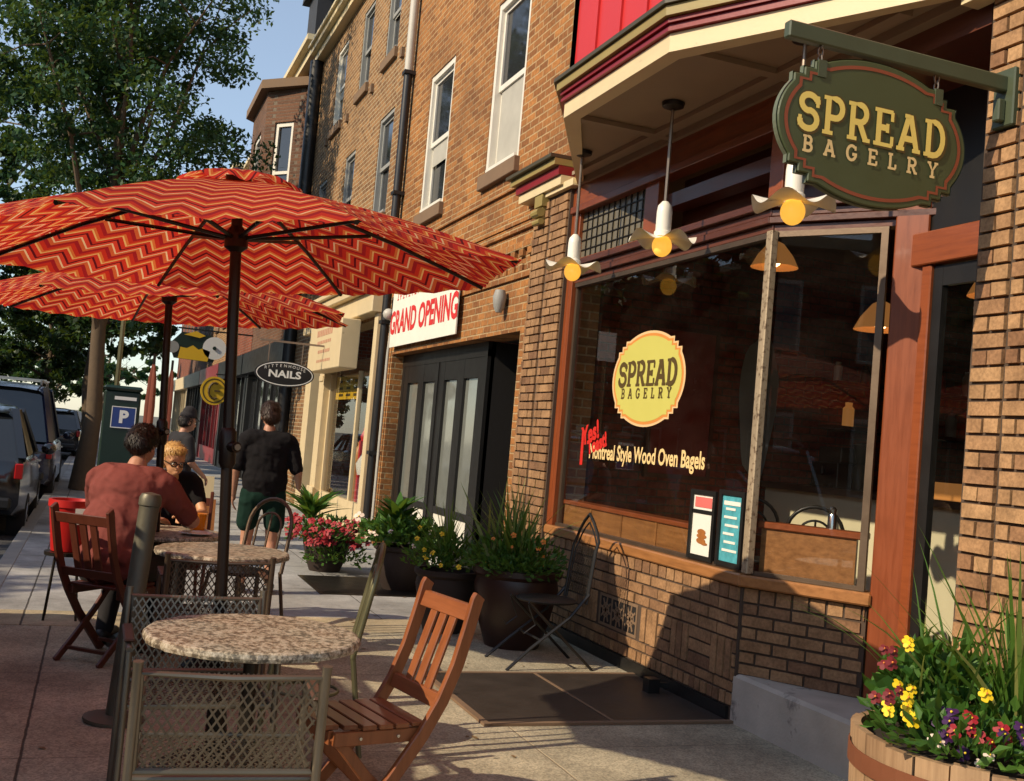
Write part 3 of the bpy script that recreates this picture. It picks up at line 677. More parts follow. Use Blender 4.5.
# red oriel bay overhead with its cornice and soffit
FP = [(W, 8.42), (2.74, 6.72), (2.74, 5.26), (W, 3.62)]
def off(poly, d):
    (x0, y0), (x1, y1), (x2, y2), (x3, y3) = poly
    k = d * .62
    return [(x0, y0 + d * 1.2), (x1 - d, y1 + k), (x2 - d, y2 - k), (x3, y3 - d * 1.2)]
def ring(z0, z1, d, inset=.1):
    o = off(FP, d); i = off(FP, -inset); b = MB()
    for k in range(3): b.prism([o[k], i[k], i[k + 1], o[k + 1]], z0, z1)
    return b
bay = thing('oriel_bay', 'bright red painted oriel bay with cream, dark red and gold cornice over the shop window', 'bay window', (W, 6, 3.8))
def full(z0, z1, d): return MB().prism(off(FP, d), z0, z1)
ring(3.80, 3.905, 0).build('cream_fascia', 'cream', bay)
b = ring(3.909, 3.93, .025); c = ring(3.934, 3.95, .012); b.add(c.v, c.f); c = ring(3.954, 3.98, .03); b.add(c.v, c.f); b.build('red_moulding', 'redtrim', bay)
ring(3.984, 4.04, .055).build('gold_moulding', 'olive', bay)
ring(4.044, 4.07, .075, .02).build('gutter_lip', 'lip', bay)
full(4.02, 7.2, -.03).build('red_cladding', 'redclad', bay)
b = MB(); o = off(FP, -.03)
for k in range(3):
    A = Vector((*o[k], 0)); B_ = Vector((*o[k + 1], 0)); n = 5 if k != 1 else 4
    for t in range(n + 1):
        p = A.lerp(B_, t / n); b.box(p.x - .016, p.y - .022, 4.09, p.x + .016, p.y + .022, 7.2)
b.each('batten', 'redclad', bay)
MB().prism(off(FP, -.08), 3.84, 3.86).build('soffit', 'soffit', bay)
b = MB(); b.box(2.83, 5.22, 3.805, W, 5.3, 3.838); b.box(2.83, 6.68, 3.805, W, 6.76, 3.838); b.box(3.42, 4.2, 3.806, 3.5, 8.1, 3.837); b.box(W - .05, 3.85, 3.79, W + .1, 8.44, 3.842); b.each('soffit_beam', 'soffit', bay)
b = MB(); b.box(W - .16, 3.1, 3.86, W, 3.74, 3.95); b.box(W - .1, 3.1, 3.76, W, 3.9, 3.857); b.each('cream_return', 'cream', bay)
bay.location.z -= .055
# end block of the shop cornice and its scroll bracket
cap = thing('cornice_block', 'short cream, red and gold cornice block with scroll bracket on top of the brick pilaster', 'cornice', (W, 9, 3.6))
MB().box(W - .13, 8.5, 3.77, W, 9.5, 3.85).build('cream_fascia', 'cream', cap); MB().box(W - .155, 8.5, 3.854, W, 9.53, 3.93).build('red_moulding', 'redtrim', cap)
MB().box(W - .2, 8.5, 3.934, W, 9.57, 3.99).build('gold_moulding', 'olive', cap); MB().box(W - .24, 8.5, 3.994, W, 9.61, 4.025).build('gutter_lip', 'lip', cap)
b = MB(); b.box(W - .12, 8.92, 3.66, W - .04, 9.1, 3.765); b.box(W - .1, 8.94, 3.5, W - .045, 9.08, 3.66); b.tube([(W - .12, 8.93, 3.6), (W - .12, 9.09, 3.6)], .04, 10); b.tube([(W - .11, 8.93, 3.52), (W - .11, 9.09, 3.52)], .028, 10); b.build('scroll_bracket', 'olive', cap)
MB().box(W - .1, 8.3, 3.73, W - .02, 8.9, 3.79).build('cream_bead', 'cream', cap)

# bagel shop interior (seen through the glass)
IX1, IY0, IY1, IZ0, IZ1 = 10.0, 2.6, 9.3, .285, 3.7
b = MB(); b.quad((4.2, IY0, IZ0), (IX1, IY0, IZ0), (IX1, IY1, IZ0), (4.2, IY1, IZ0)); b.quad((W + .1, 5.5, IZ0 - .002), (4.3, 4.7, IZ0 - .002), (4.3, IY1, IZ0 - .002), (W + .1, IY1, IZ0 - .002)); b.build('interior_floor', 'roomfloor', shop)
MB().quad((W + .32, IY0, IZ1), (W + .32, IY1, IZ1), (IX1, IY1, IZ1), (IX1, IY0, IZ1)).build('interior_ceiling', 'roomceil', shop)
b = MB(); b.quad((W + .3, IY1, IZ0), (IX1, IY1, IZ0), (IX1, IY1, IZ1), (W + .3, IY1, IZ1)); b.quad((IX1, IY0, IZ0), (IX1, IY0, IZ1), (IX1, IY1, IZ1), (IX1, IY1, IZ0)); b.quad((DX + .1, IY0, IZ0), (DX + .1, IY0, IZ1), (IX1, IY0, IZ1), (IX1, IY0, IZ0))
b.quad((W + .33, 8.42, IZ0), (W + .33, 9.3, IZ0), (W + .33, 9.3, IZ1), (W + .33, 8.42, IZ1)); b.build('interior_wall', 'brick_room', shop)
b = MB(); b.box(W + .07, 5.62, .87, W + .1, 8.3, 1.05); c0 = frame_mtx(PA + AN * -.06, AU, (0, 0, 1)); b.box(.06, .87, -.03, AL - .1, 1.14, 0, c0)
for k in range(1, 5): yy = 5.62 + 2.68 * k / 5; b.box(W + .064, yy - .012, .87, W + .069, yy + .012, 1.05)
pan = b.build('wood_backboard', 'woodledge', shop)
b = MB(); b.box(W + .055, 5.6, 1.05, W + .22, 8.3, 1.085); b.box(.04, 1.14, -.12, AL - .06, 1.18, .02, c0); b.build('ledge_rail', 'woodredh', pan, bevel=.006)

counter = thing('shop_counter', 'cream panelled counter with dark top inside the bagel shop', 'counter', (6.6, 7, IZ0))
MB().box(6.3, 5.2, IZ0, 6.9, 9.25, 1.3).build('front_panel', 'tile', counter)
MB().box(6.22, 5.1, 1.302, 7.0, 9.28, 1.36).build('counter_top', 'steeldk', counter)
b = MB(); b.box(6.5, 8.4, 1.361, 6.85, 8.8, 1.6); b.box(6.55, 8.43, 1.6, 6.85, 8.77, 1.75); b.box(6.45, 8.45, 1.361, 6.499, 8.75, 1.39); b.tube([(6.48, 8.6, 1.56), (6.48, 8.6, 1.48)], .02, 8)
tag(b.build('coffee_machine', 'dkmetal', None, bevel=.01), 'square dark coffee machine on the shop counter', 'coffee machine')
tag(MB().lathe([(0, 0), (.07, 0), (.07, .2), (.04, .24), (.08, .42), (.0, .44)], (6.6, 8.2, 1.361), 12).build('coffee_grinder', 'dkmetal', None, smooth=True), 'tall dark coffee grinder on the shop counter', 'grinder')
tag(MB().lathe([(0, 0), (.07, 0), (.075, .2), (.04, .25), (.045, .29), (0, .3)], (6.55, 7.5, 1.361), 12).build('storage_jar', 'dkmetal', None, smooth=True), 'dark jar nearest the door on the shop counter', 'jar')
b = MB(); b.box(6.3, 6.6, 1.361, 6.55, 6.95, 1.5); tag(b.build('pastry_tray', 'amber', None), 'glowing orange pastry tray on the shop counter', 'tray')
shelf = thing('wall_shelf', 'dark shelf of jars on the brick side wall behind the shop counter', 'shelf', (8, IY1, 1.9))
for z in (1.95, 2.4): MB().box(6.9, IY1 - .28, z, 9.4, IY1 - .02, z + .035).build('board', 'wooddark', shelf)
for k in range(14):
    x = 7.0 + .17 * k + rnd.uniform(-.03, .03); z = 1.986 if k % 2 else 2.436; r_ = rnd.uniform(.04, .07); h_ = rnd.uniform(.14, .28)
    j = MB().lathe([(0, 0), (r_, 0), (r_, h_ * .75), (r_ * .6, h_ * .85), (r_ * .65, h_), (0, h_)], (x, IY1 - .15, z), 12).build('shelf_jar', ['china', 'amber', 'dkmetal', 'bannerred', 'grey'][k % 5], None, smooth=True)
    tag(j, ('upper' if z > 2.2 else 'lower') + ' shelf jar, ' + ['white', 'amber', 'dark', 'red', 'grey'][k % 5] + ', number %d from the left on the shop wall' % (k + 1), 'jar', 'jars on the shop shelf')
menu = thing('wall_menu_board', 'large dark red framed board on the brick side wall inside the shop', 'board', (5.3, IY1, 1.5))
MB().box(4.95, IY1 - .05, 1.35, 5.6, IY1 - .02, 2.75).build('panel', plain('menu_red', (.26, .03, .02), .6), menu)
b = MB()
for (xa, xb, za, zb) in ((4.91, 5.64, 1.31, 1.35), (4.91, 5.64, 2.75, 2.79), (4.91, 4.95, 1.35, 2.75), (5.6, 5.64, 1.35, 2.75)): b.box(xa, IY1 - .06, za, xb, IY1 - .015, zb)
b.build('frame', 'wooddark', menu)
art = MB(); pts = [(6.15 + .22 * math.cos(a) * (1 + .12 * math.sin(3 * a)), 2.1 + .75 * math.sin(a) * (1 + .08 * math.cos(5 * a))) for a in [2 * PI * i / 28 for i in range(28)]]
art.add([(x, IY1 - .03, z) for x, z in pts], [tuple(range(28))]); tag(art.build('wall_art', 'grey', None), 'tall pale grey wall carving on the interior brick wall', 'wall art')

# lettering and emblem on the street window
dec = MB()
DXW = W + .03
def on_glass(y, z, sy=1): return Matrix(((0, 0, -1, DXW), (-sy, 0, 0, y), (0, 1, 0, z), (0, 0, 0, 1)))
def lift(m, d): return Matrix.Translation((-d, 0, 0)) @ m
mm = on_glass(6.94, 2.06)
def flat(poly): return poly, [tuple(range(len(poly)))]
def plaque_layer(rx, ry, mat, name, d, par):
    p = plaque(rx, ry); b = MB(); place(b, ([(x, y, 0) for x, y in p], [tuple(range(len(p)))]), lift(mm, d)); return b.build(name, mat, par)
emb = plaque_layer(.555, .35, 'decalpeach', 'window_emblem', 0, shop)
plaque_layer(.53, .332, 'decalorange', 'emblem_border', .001, emb); plaque_layer(.505, .312, 'lime', 'emblem_field', .002, emb)
b = MB(); place(b, slab('SPREAD', .185, .95, .2, .03, .11), lift(mm @ Matrix.Translation((0, .04, 0)), .003)); b.build('emblem_lettering', 'decaldark', emb)
b = MB(); place(b, slab('BAGELRY', .075, 1.0, .2, .75, .14), lift(mm @ Matrix.Translation((0, -.105, 0)), .003)); b.build('emblem_small_lettering', 'decaldark', emb)
b = MB(); place(b, text_mesh('Montreal Style Wood Oven Bagels', .16, .004, 0, .78), lift(on_glass(6.93, 1.5), .001))
b.build('window_lettering', 'goldpale', shop)
b = MB(); mt = on_glass(7.74, 1.61) @ Matrix.Rotation(math.radians(14), 4, 'Z')
place(b, text_mesh("Yes!", .2, .008, 0, .9), lift(mt @ Matrix.Translation((-.06, .05, 0)), .001)); place(b, text_mesh('Toast!', .15, .008, 0, .9), lift(mt @ Matrix.Translation((.05, -.06, 0)), .0015))
place(b, ([(-.28, -.16, 0), (-.23, -.17, 0), (-.17, .1, 0), (-.21, .12, 0)], [(0, 1, 2, 3)]), lift(mt, .0012))
b.build('red_script', 'decalred', shop)

# framed menus in the window
def window_frame(y0, y1, z0, z1, label, fill):
    t = thing('framed_poster', label, 'poster', (W - .02, (y0 + y1) / 2, z0)); x = W - .015
    b = MB()
    e = .03
    b.box(x, y0, z0, x + .02, y0 + e, z1); b.box(x, y1 - e, z0, x + .02, y1, z1); b.box(x + .001, y0 + e, z0, x + .019, y1 - e, z0 + e); b.box(x + .001, y0 + e, z1 - e, x + .019, y1 - e, z1)
    b.build('frame', 'blackpaint', t)
    MB().box(x + .012, y0 + e, z0 + e, x + .018, y1 - e, z1 - e).build('sheet', fill, t)
    return t, x
t, x = window_frame(5.82, 6.12, .88, 1.32, 'black framed food poster with a small burger picture in the shop window', 'paper')
MB().box(x + .008, 5.85, 1.17, x + .0115, 6.09, 1.195).build('divider', 'blackpaint', t); MB().box(x + .009, 5.87, 1.21, x + .0115, 6.07, 1.275).build('red_heading', 'pinkred', t)
b = MB()
for (yc, zc, ry, rz) in ((5.97, 1.0, .055, .02), (5.965, 1.03, .06, .016), (5.97, 1.055, .05, .02), (5.93, .985, .04, .01)):
    b.add([(x + .0085 + .0003 * rz * 100, yc + ry * math.cos(q), zc + rz * math.sin(q)) for q in [2 * PI * i / 16 for i in range(16)]], [tuple(range(16))])
b.build('burger_picture', 'burger', t)
t, x = window_frame(5.5, 5.78, .88, 1.34, 'teal and white poster in a dark frame beside the corner post', 'teal')
b = MB()
for k in range(6): b.box(x + .009, 5.56 + .02 * (k % 3), .97 + .05 * k, x + .0115, 5.72 - .015 * (k % 2), .985 + .05 * k)
b.box(x + .009, 5.55, 1.25, x + .0116, 5.73, 1.275); b.build('pale_print', 'paper', t)

# ------------------------------------------------------------------ next-door dark folding doors (part of the same brick front)
b = MB(); xd = W + .16
b.box(xd, 10.82, 0, xd + .08, 10.92, 2.5); b.box(xd, 14.16, 0, xd + .08, 14.27, 2.5); b.box(xd - .002, 10.82, 2.42, xd + .09, 14.27, 2.575); b.box(xd, 10.92, 0.02, xd + .07, 14.16, .22)
strips = []
for k in range(2):
    ya = 10.92 + k * 1.63; b.box(xd - .01, ya, .22, xd + .07, ya + .09, 2.42) if k else None
    for q in range(2):
        s0 = ya + .17 + q * .74; strips.append((s0, s0 + .5)); 
edges = [10.92] + [e for s_ in strips for e in s_] + [14.16]
for a, c in zip(edges[::2], edges[1::2]): b.box(xd + .004, a, .22, xd + .068, c, 2.42)
for a, c in strips: b.box(xd + .006, a, 2.2, xd + .066, c, 2.42); b.box(xd + .006, a, .22, xd + .066, c, .3); b.box(xd + .006, a, .62, xd + .066, c, .7)
fd = b.build('folding_doors', 'blackpaint', shop)
b = MB()
for a, c in strips: b.quad((xd + .04, a, .7), (xd + .04, a, 2.2), (xd + .04, c, 2.2), (xd + .04, c, .7))
b.each('pane', plain('grey_door_glass', (.17, .18, .16), .08, spec=.9, bmp=.02, bscale=3), fd)
b = MB()
for a, c in strips: b.box(xd + .02, a, .3, xd + .06, c, .62)
b.each('white_lower_panel', 'white', fd)
# recessed dark entrance
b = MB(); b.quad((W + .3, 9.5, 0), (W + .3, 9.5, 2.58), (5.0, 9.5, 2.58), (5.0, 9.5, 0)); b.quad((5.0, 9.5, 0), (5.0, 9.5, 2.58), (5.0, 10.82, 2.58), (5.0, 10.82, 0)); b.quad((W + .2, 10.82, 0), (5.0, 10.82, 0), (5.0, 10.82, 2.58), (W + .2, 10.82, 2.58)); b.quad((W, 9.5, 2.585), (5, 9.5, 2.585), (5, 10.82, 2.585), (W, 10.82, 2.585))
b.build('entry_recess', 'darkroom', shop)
MB().box(4.5, 9.52, 1.9, 4.95, 10.5, 2.55).build('recess_transom', 'grey', shop)
banner = thing('opening_banner', 'white banner with red words GRAND OPENING above the dark folding doors', 'banner', (W, 12.7, 2.65))
MB().box(W - .075, 11.3, 2.66, W - .06, 14.2, 3.42).build('sheet', 'bannerwhite', banner)
bm_ = Matrix(((0, 0, -1, W - .078), (-1, 0, 0, 12.76), (0, 1, 0, 2.97), (0, 0, 0, 1)))
b = MB(); place(b, text_mesh('GRAND OPENING', .42, .014, 0, .86), bm_); b.build('red_lettering', 'bannerred', banner)
b = MB()
for k in range(12): y_ = 13.95 - .14 * k; b.bar((W - .078, y_, 3.28), (W - .078, y_ - .02 + .05 * (k % 3 == 1), 3.38), .016, .001, (1, 0, 0)); b.bar((W - .0781, y_ + .03, 3.285 + .04 * (k % 2)), (W - .0781, y_ - .05, 3.285 + .04 * (k % 2)), .012, .001, (1, 0, 0))
b.build('thin_red_lettering', 'bannerred', banner)
wl = thing('wall_light', 'small grey wall light on the brick left of the shop pilaster', 'wall light', (W, 9.93, 2.85))
MB().lathe([(.0, .13), (.05, .12), (.07, .05), (.055, -.05), (.03, -.1)], (W - .08, 9.93, 2.88), 14).build('shade', 'grey', wl, smooth=True); MB().box(W - .06, 9.9, 2.86, W, 9.96, 2.92).build('bracket', 'dkmetal', wl)

# downpipes
t = thing('downpipe', 'black rainwater downpipe with pale upper length between the two brick fronts', 'drainpipe', (W - .1, 14.5, 0))
MB().tube([(W - .09, 14.5, 0), (W - .09, 14.5, 6.55)], .06, 10).build('black_pipe', 'pipe', t, smooth=True); MB().tube([(W - .09, 14.5, 6.551), (W - .09, 14.5, 11)], .06, 10).build('white_pipe', 'pipew', t, smooth=True)
b = MB()
for z in (1.2, 3.0, 4.8, 6.5): b.box(W - .16, 14.42, z, W, 14.58, z + .05)
b.each('pipe_clip', 'pipe', t)
b = MB(); b.tube([(W - .05, 14.35, 0), (W - .05, 14.35, 2.6), (W - .05, 14.28, 2.9), (W - .05, 14.3, 3.1)], .02, 6); b.ball((W - .1, 14.3, 3.12), .08)
tag(b.build('conduit', 'pipew', None, smooth=True), 'thin pale conduit with a white meter globe beside the banner', 'conduit')

# ------------------------------------------------------------------ cream storefront rowhouse
row = thing('brick_rowhouse', 'tan brick rowhouse with cream storefront next to the black downpipe', 'building', (W, 18, 0))
holes = [(14.9, 20.2, -.2, 3.15), (15.5, 16.4, 4.75, 6.35), (18.1, 18.9, 4.75, 6.3), (20.6, 21.4, 4.75, 6.3), (15.7, 16.5, 7.3, 8.75), (17.6, 18.4, 7.3, 8.75), (19.7, 20.6, 7.2, 8.75)]
wall_holes(MB(), 14.54, 22.5, -.1, 9.4, holes, thick=.3).build('wall', 'brick_tan', row)
for k, h in enumerate(holes[1:]): sash(row, *h, frame='white' if k in (5,) else 'grey', blind=[0, .4, .3, .5, 0, .6][k], fw=.06)
b = MB(); b.box(W - .26, 14.5, 9.25, W + .1, 22.5, 9.36); b.box(W - .16, 14.5, 9.1, W + .05, 22.5, 9.248); b.box(W - .32, 14.5, 9.362, W + .1, 22.5, 9.42); b.build('roof_cornice', 'cream', row)
MB().box(W + .3, 14.54, 9.3, 14, 22.5, 9.4).build('roof', 'slate', row); MB().box(W + .31, 14.56, 0, 14, 14.6, 9.3).build('side_wall', 'brick_red', row)
b = MB(); b.box(W - .02, 14.6, 4.45, W, 22.5, 4.5)
for k in range(4): b.box(W - .05, 15.2 + 1.9 * k, 7.0, W, 15.32 + 1.9 * k, 7.14)
b.build('string_course', 'stone', row)
sf = thing('cream_storefront', 'cream painted wooden storefront with sign board, yellow window sign and display window', 'storefront', (W, 17.5, 0))
b = MB(); b.box(W - .12, 18.35, 0, W + .1, 18.75, 3.2); b.box(W - .16, 18.3, 0, W - .121, 18.8, .5); b.box(W - .1, 19.7, 0, W + .1, 20.2, 3.2); b.box(W - .1, 14.92, 0, W + .1, 15.1, 3.2); b.box(W - .14, 18.4, 2.3, W - .121, 18.7, 2.4)
b.each('pilaster', 'cream_store', sf, bevel=.01)
b = MB(); b.box(W - .3, 14.9, 3.5, W + .05, 20.4, 3.62); b.box(W - .2, 14.9, 3.2, W + .05, 20.4, 3.498); b.box(W - .36, 14.9, 3.622, W + .05, 20.4, 3.7); b.build('cornice', 'cream_store', sf, bevel=.01)
MB().box(W - .42, 17.6, 4.5, W - .01, 22.3, 5.0).build('grey_fascia_box', 'grey', sf)
sb = MB().box(W - .42, 15.8, 2.42, W - .13, 18.3, 3.16).build('sign_board', 'cream_store', sf, bevel=.012)
b = MB()
for k, (l, w) in enumerate(((.62, .1), (.55, .05), (.45, .05), (.5, .04))):
    zc = 3.02 - .15 * k; y = 17.05 + l
    while y > 17.05 - l: b.box(W - .424, y - .09, zc - w / 2, W - .42, y, zc + w / 2); y -= .14
b.build('faded_print', plain('faded_sign_print', (.5, .25, .16), .6), sb)
b = MB(); b.box(W - .02, 15.1, 0, W + .05, 18.35, .45); b.box(W - .01, 15.1, .45, W + .04, 15.18, 3.2); b.box(W - .01, 16.1, .45, W + .04, 16.2, 2.42); b.box(W - .01, 18.27, .45, W + .04, 18.35, 2.42); b.build('window_frame', 'cream_store', sf)
MB().quad((W + .02, 15.18, .45), (W + .02, 15.18, 2.6), (W + .02, 18.3, 2.6), (W + .02, 18.3, .45)).build('display_glass', 'glass', sf)
b = MB(); b.box(W + .06, 16.3, 2.0, W + .075, 18.1, 2.38); ys = b.build('yellow_sign', 'yellow', sf)
b = MB()
for k in range(3):
    for q in range(3): y = 17.9 - .55 * k; b.box(W + .055, y - .38 + .06 * q, 2.05 + .11 * q, W + .0595, y - .06, 2.09 + .11 * q)
b.build('dark_print', 'decaldark', ys)
b = MB(); b.quad((W + 1.6, 14.95, 0), (W + 1.6, 14.95, 3.2), (W + 1.6, 20, 3.2), (W + 1.6, 20, 0)); b.quad((W, 14.95, .3), (W + 1.6, 14.95, .3), (W + 1.6, 20, .3), (W, 20, .3)); b.build('shop_back_wall', plain('pale_shop_wall', (.35, .33, .26), .8), sf)
for k, (y, z, c, s) in enumerate(((16.7, .9, 'bannerred', .3), (17.3, .8, 'china', .35), (17.8, 1.0, 'amber', .25), (16.4, .7, 'pinkred', .25), (17.0, 1.3, 'china', .2), (17.55, 1.35, 'bannerred', .16))):
    b = MB(); b.lathe([(.0, 0), (s * .4, 0), (s * .5, s * .5), (s * .2, s * 1.1), (s * .25, s * 1.3)], (W + .5, y, z), 10)
    b.box(W + .42, y - .05, .3, W + .58, y + .05, z)
    tag(b.build('display_vase', c, None, smooth=True), ['red vase on a plinth in the cream storefront', 'large white vase in the cream storefront window', 'small orange vase at the far side of the display window', 'pink red vase low at the near side of the display window', 'small white vase higher in the display window', 'smallest red vase high in the display window'][k], 'vase', 'vases in the display window')
# dark shopfront beyond
b = MB(); b.box(W + .05, 20.45, 0, W + .12, 22.4, 3.1); b.build('dark_shopfront', 'darkglass', row)
ns = thing('nail_salon_sign', 'black oval hanging sign with white outline reading NAILS', 'sign', (2.62, 17, 2.3))
el = lambda rx, ry, n=40: [(rx * math.cos(2 * PI * i / n), ry * math.sin(2 * PI * i / n)) for i in range(n)]
fy = lambda c, d: Matrix(((1, 0, 0, c[0]), (0, 0, 1, c[1] - d), (0, 1, 0, c[2]), (0, 0, 0, 1)))   # local xy faces -Y
def facing(c, d): return Matrix(((1, 0, 0, c[0]), (0, 0, -1, c[1] - d), (0, 1, 0, c[2]), (0, 0, 0, 1)))
ncn = (2.62, 17, 2.29)
MB().prism(el(.46, .2), -.02, .02, facing(ncn, 0)).build('board', 'signblack', ns)
b = MB(); e1, e2 = el(.44, .185), el(.425, .17); n = len(e1)
b.add([facing(ncn, .024) @ Vector((x, y, 0)) for x, y in e1 + e2], [(i, (i + 1) % n, n + (i + 1) % n, n + i) for i in range(n)]); b.build('outline', 'signwhite', ns)
b = MB(); place(b, text_mesh('NAILS', .155, .005, 0, 1.25), facing(ncn, .025) @ Matrix.Translation((0, -.01, 0)))
for k, ch in enumerate('RITTENHOUSE'):
    a = math.radians(90 - (k - 5) * 10.5); place(b, text_mesh(ch, .066, 0), facing(ncn, .0255) @ Matrix.Translation((.36 * math.cos(a) * 1.05, .125 * math.sin(a) , 0)) )
b.build('white_lettering', 'signwhite', ns)
b = MB(); b.bar((2.35, 17, 2.47), (2.35, 17, 2.78), .015, .015); b.bar((2.87, 17, 2.45), (2.87, 17, 2.78), .015, .015); b.bar((2.2, 17, 2.79), (W, 17, 2.79), .03, .03); b.build('hanger', 'rod', ns)

# ------------------------------------------------------------------ rowhouse with bay, farther houses
def far_house(y0, y1, h, mat, label, bay=False, shop_col='blackpaint', seed=1):
    R = random.Random(seed)
    t = thing('rowhouse', label, 'building', (W, (y0 + y1) / 2, 0), group='rowhouses farther down the street')
    n = max(2, int((y1 - y0) / 2.2)); hs = []
    step = (y1 - y0) / n
    for k in range(n):
        yc = y0 + step * (k + .5)
        for z in (4.7, 7.4):
            if z + 1.5 < h and not bay: hs.append((yc - .45, yc + .45, z, z + 1.6))
    wall_holes(MB(), y0, y1, 3.3, h, hs, thick=.3).build('wall', mat, t)
    for hh in hs: sash(t, *hh, blind=R.choice([0, .4, .6]), frame='grey', fw=.06)
    b = MB(); b.box(W - .35, y0, h, W + .2, y1, h + .12); b.box(W - .2, y0, h - .2, W + .1, y1, h - .003); b.build('roof_cornice', 'cream', t)
    MB().box(W + .2, y0, h - .1, 14, y1, h).build('roof', 'slate', t); MB().box(W + .31, y0 + .02, 0, 14, y0 + .06, h - .1).build('side_wall', 'brick_red', t)
    b = MB(); b.box(W - .05, y0 + .05, 0, W + .2, y0 + .35, 3.25); b.box(W - .05, y1 - .35, 0, W + .2, y1 - .05, 3.25); b.box(W - .2, y0 + .05, 2.75, W + .2, y1 - .05, 3.3); b.box(W, y0 + .35, 0, W + .15, y1 - .35, .5)
    b.build('shopfront', shop_col, t)
    f = MB(); yy = y0 + .35
    while yy < y1 - .5: f.box(W + .02, yy, .5, W + .1, yy + .07, 2.75); yy += 1.25
    f.each('shop_mullion', shop_col, t)
    MB().quad((W + .08, y0 + .3, .5), (W + .08, y0 + .3, 2.75), (W + .08, y1 - .3, 2.75), (W + .08, y1 - .3, .5)).build('shop_window', 'darkglass', t)
    return t
bh = far_house(22.55, 29.6, 9.6, 'brick_dark', 'dark brick rowhouse with projecting second floor bay and slate mansard roof', bay=True, seed=3)
BF = [(W, 24.2), (2.88, 25.1), (2.88, 27.6), (W, 28.5)]
zt0, zt1 = 5.0, 9.1
b = MB(); 
b.prism([(BF[0][0] + .2, BF[0][1]), *BF[0:], (W + .2, 28.5)][1:] , 4.4, 6.0); b.prism(BF, 8.35, zt1)
# bay piers around the openings
for (p, q) in zip(BF, BF[1:]):
    P = Vector((*p, 0)); Q = Vector((*q, 0))
    for f0_, f1_ in ((0, .26), (.74, 1)):
        a = P.lerp(Q, f0_); c = P.lerp(Q, f1_); d = (Q - P).normalized(); nn = Vector((-d.y, d.x, 0)) * .15
        if nn.x < 0: nn = -nn
        b.prism([(a.x, a.y), (c.x, c.y), (c.x + nn.x, c.y + nn.y), (a.x + nn.x, a.y + nn.y)], 6.0, 8.35)
bw = b.build('bay', 'brick_dark', bh)
for (p, q) in zip(BF, BF[1:]):
    P = Vector((*p, 0)); Q = Vector((*q, 0)); d = (Q - P).normalized(); a = P.lerp(Q, .26); L = (Q - P).length * .48
    nn = Vector((d.y, -d.x, 0)); 
    if nn.x > 0: nn = -nn
    m = frame_mtx(a, d, (0, 0, 1)); s = 1 if m.col[2][0] < 0 else -1
    f = MB()
    for u0, u1, z0, z1 in ((0, .09, 6, 8.35), (L - .09, L, 6, 8.35), (.09, L - .09, 6, 6.12), (.09, L - .09, 8.25, 8.35), (.09, L - .09, 7.15, 7.22)): f.box(u0, z0, -.12 * s, u1, z1, -.04 * s, m)
    fo = f.build('window', 'white', bw)
    MB().quad(*[m @ Vector(v) for v in ((.05, 6.05, -.09 * s), (L - .05, 6.05, -.09 * s), (L - .05, 8.3, -.09 * s), (.05, 8.3, -.09 * s))]).build('pane', 'darkglass', fo)
b = MB(); o2 = [(W, 24.0), (2.7, 24.95), (2.7, 27.75), (W, 28.7)]; b.prism(o2, zt1, zt1 + .2); b.prism([(W, 24.1), (2.78, 25.0), (2.78, 27.7), (W, 28.6)], 5.88, 6.0 - .003); b.build('stone_band', 'stone', bw)
b = MB(); v = [(W - .1, 22.6, 9.75), (W - .1, 29.6, 9.75), (W + 1.2, 29.6, 12.3), (W + 1.2, 22.6, 12.3), (W + 1.2, 22.6, 9.75)]; b.add(v, [(0, 3, 2, 1), (0, 4, 3)])
b.box(W + .1, 24.6, 10.2, W + 1.0, 25.8, 11.6); b.prism([(24.4, 11.6), (26.0, 11.6), (25.2, 12.4)], W - .05, W + 1.1, Matrix(((0, 0, 1, 0), (1, 0, 0, 0), (0, 1, 0, 0), (0, 0, 0, 1))))
b.build('mansard_roof', 'slate', bh)
t = thing('downpipe', 'sooty black downpipe at the corner of the bay rowhouse', 'drainpipe', (W - .12, 22.4, 0))
MB().tube([(W - .12, 22.4, 0), (W - .12, 22.4, 9.1)], .14, 10).build('pipe', 'pipe', t, smooth=True)
far_house(29.65, 36, 9.0, 'brick_red', 'red brick rowhouse just past the bay rowhouse', seed=5)
far_house(36.05, 43, 9.8, 'brick_tan', 'tan brick rowhouse third beyond the downpipe', shop_col='redtrim', seed=6)
far_house(43.05, 51, 8.8, 'brick_dark', 'weathered brick rowhouse far along the street', seed=8)
far_house(51.05, 60, 9.6, 'brick_red', 'farthest red brick rowhouse of the row', shop_col='cream_store', seed=9)
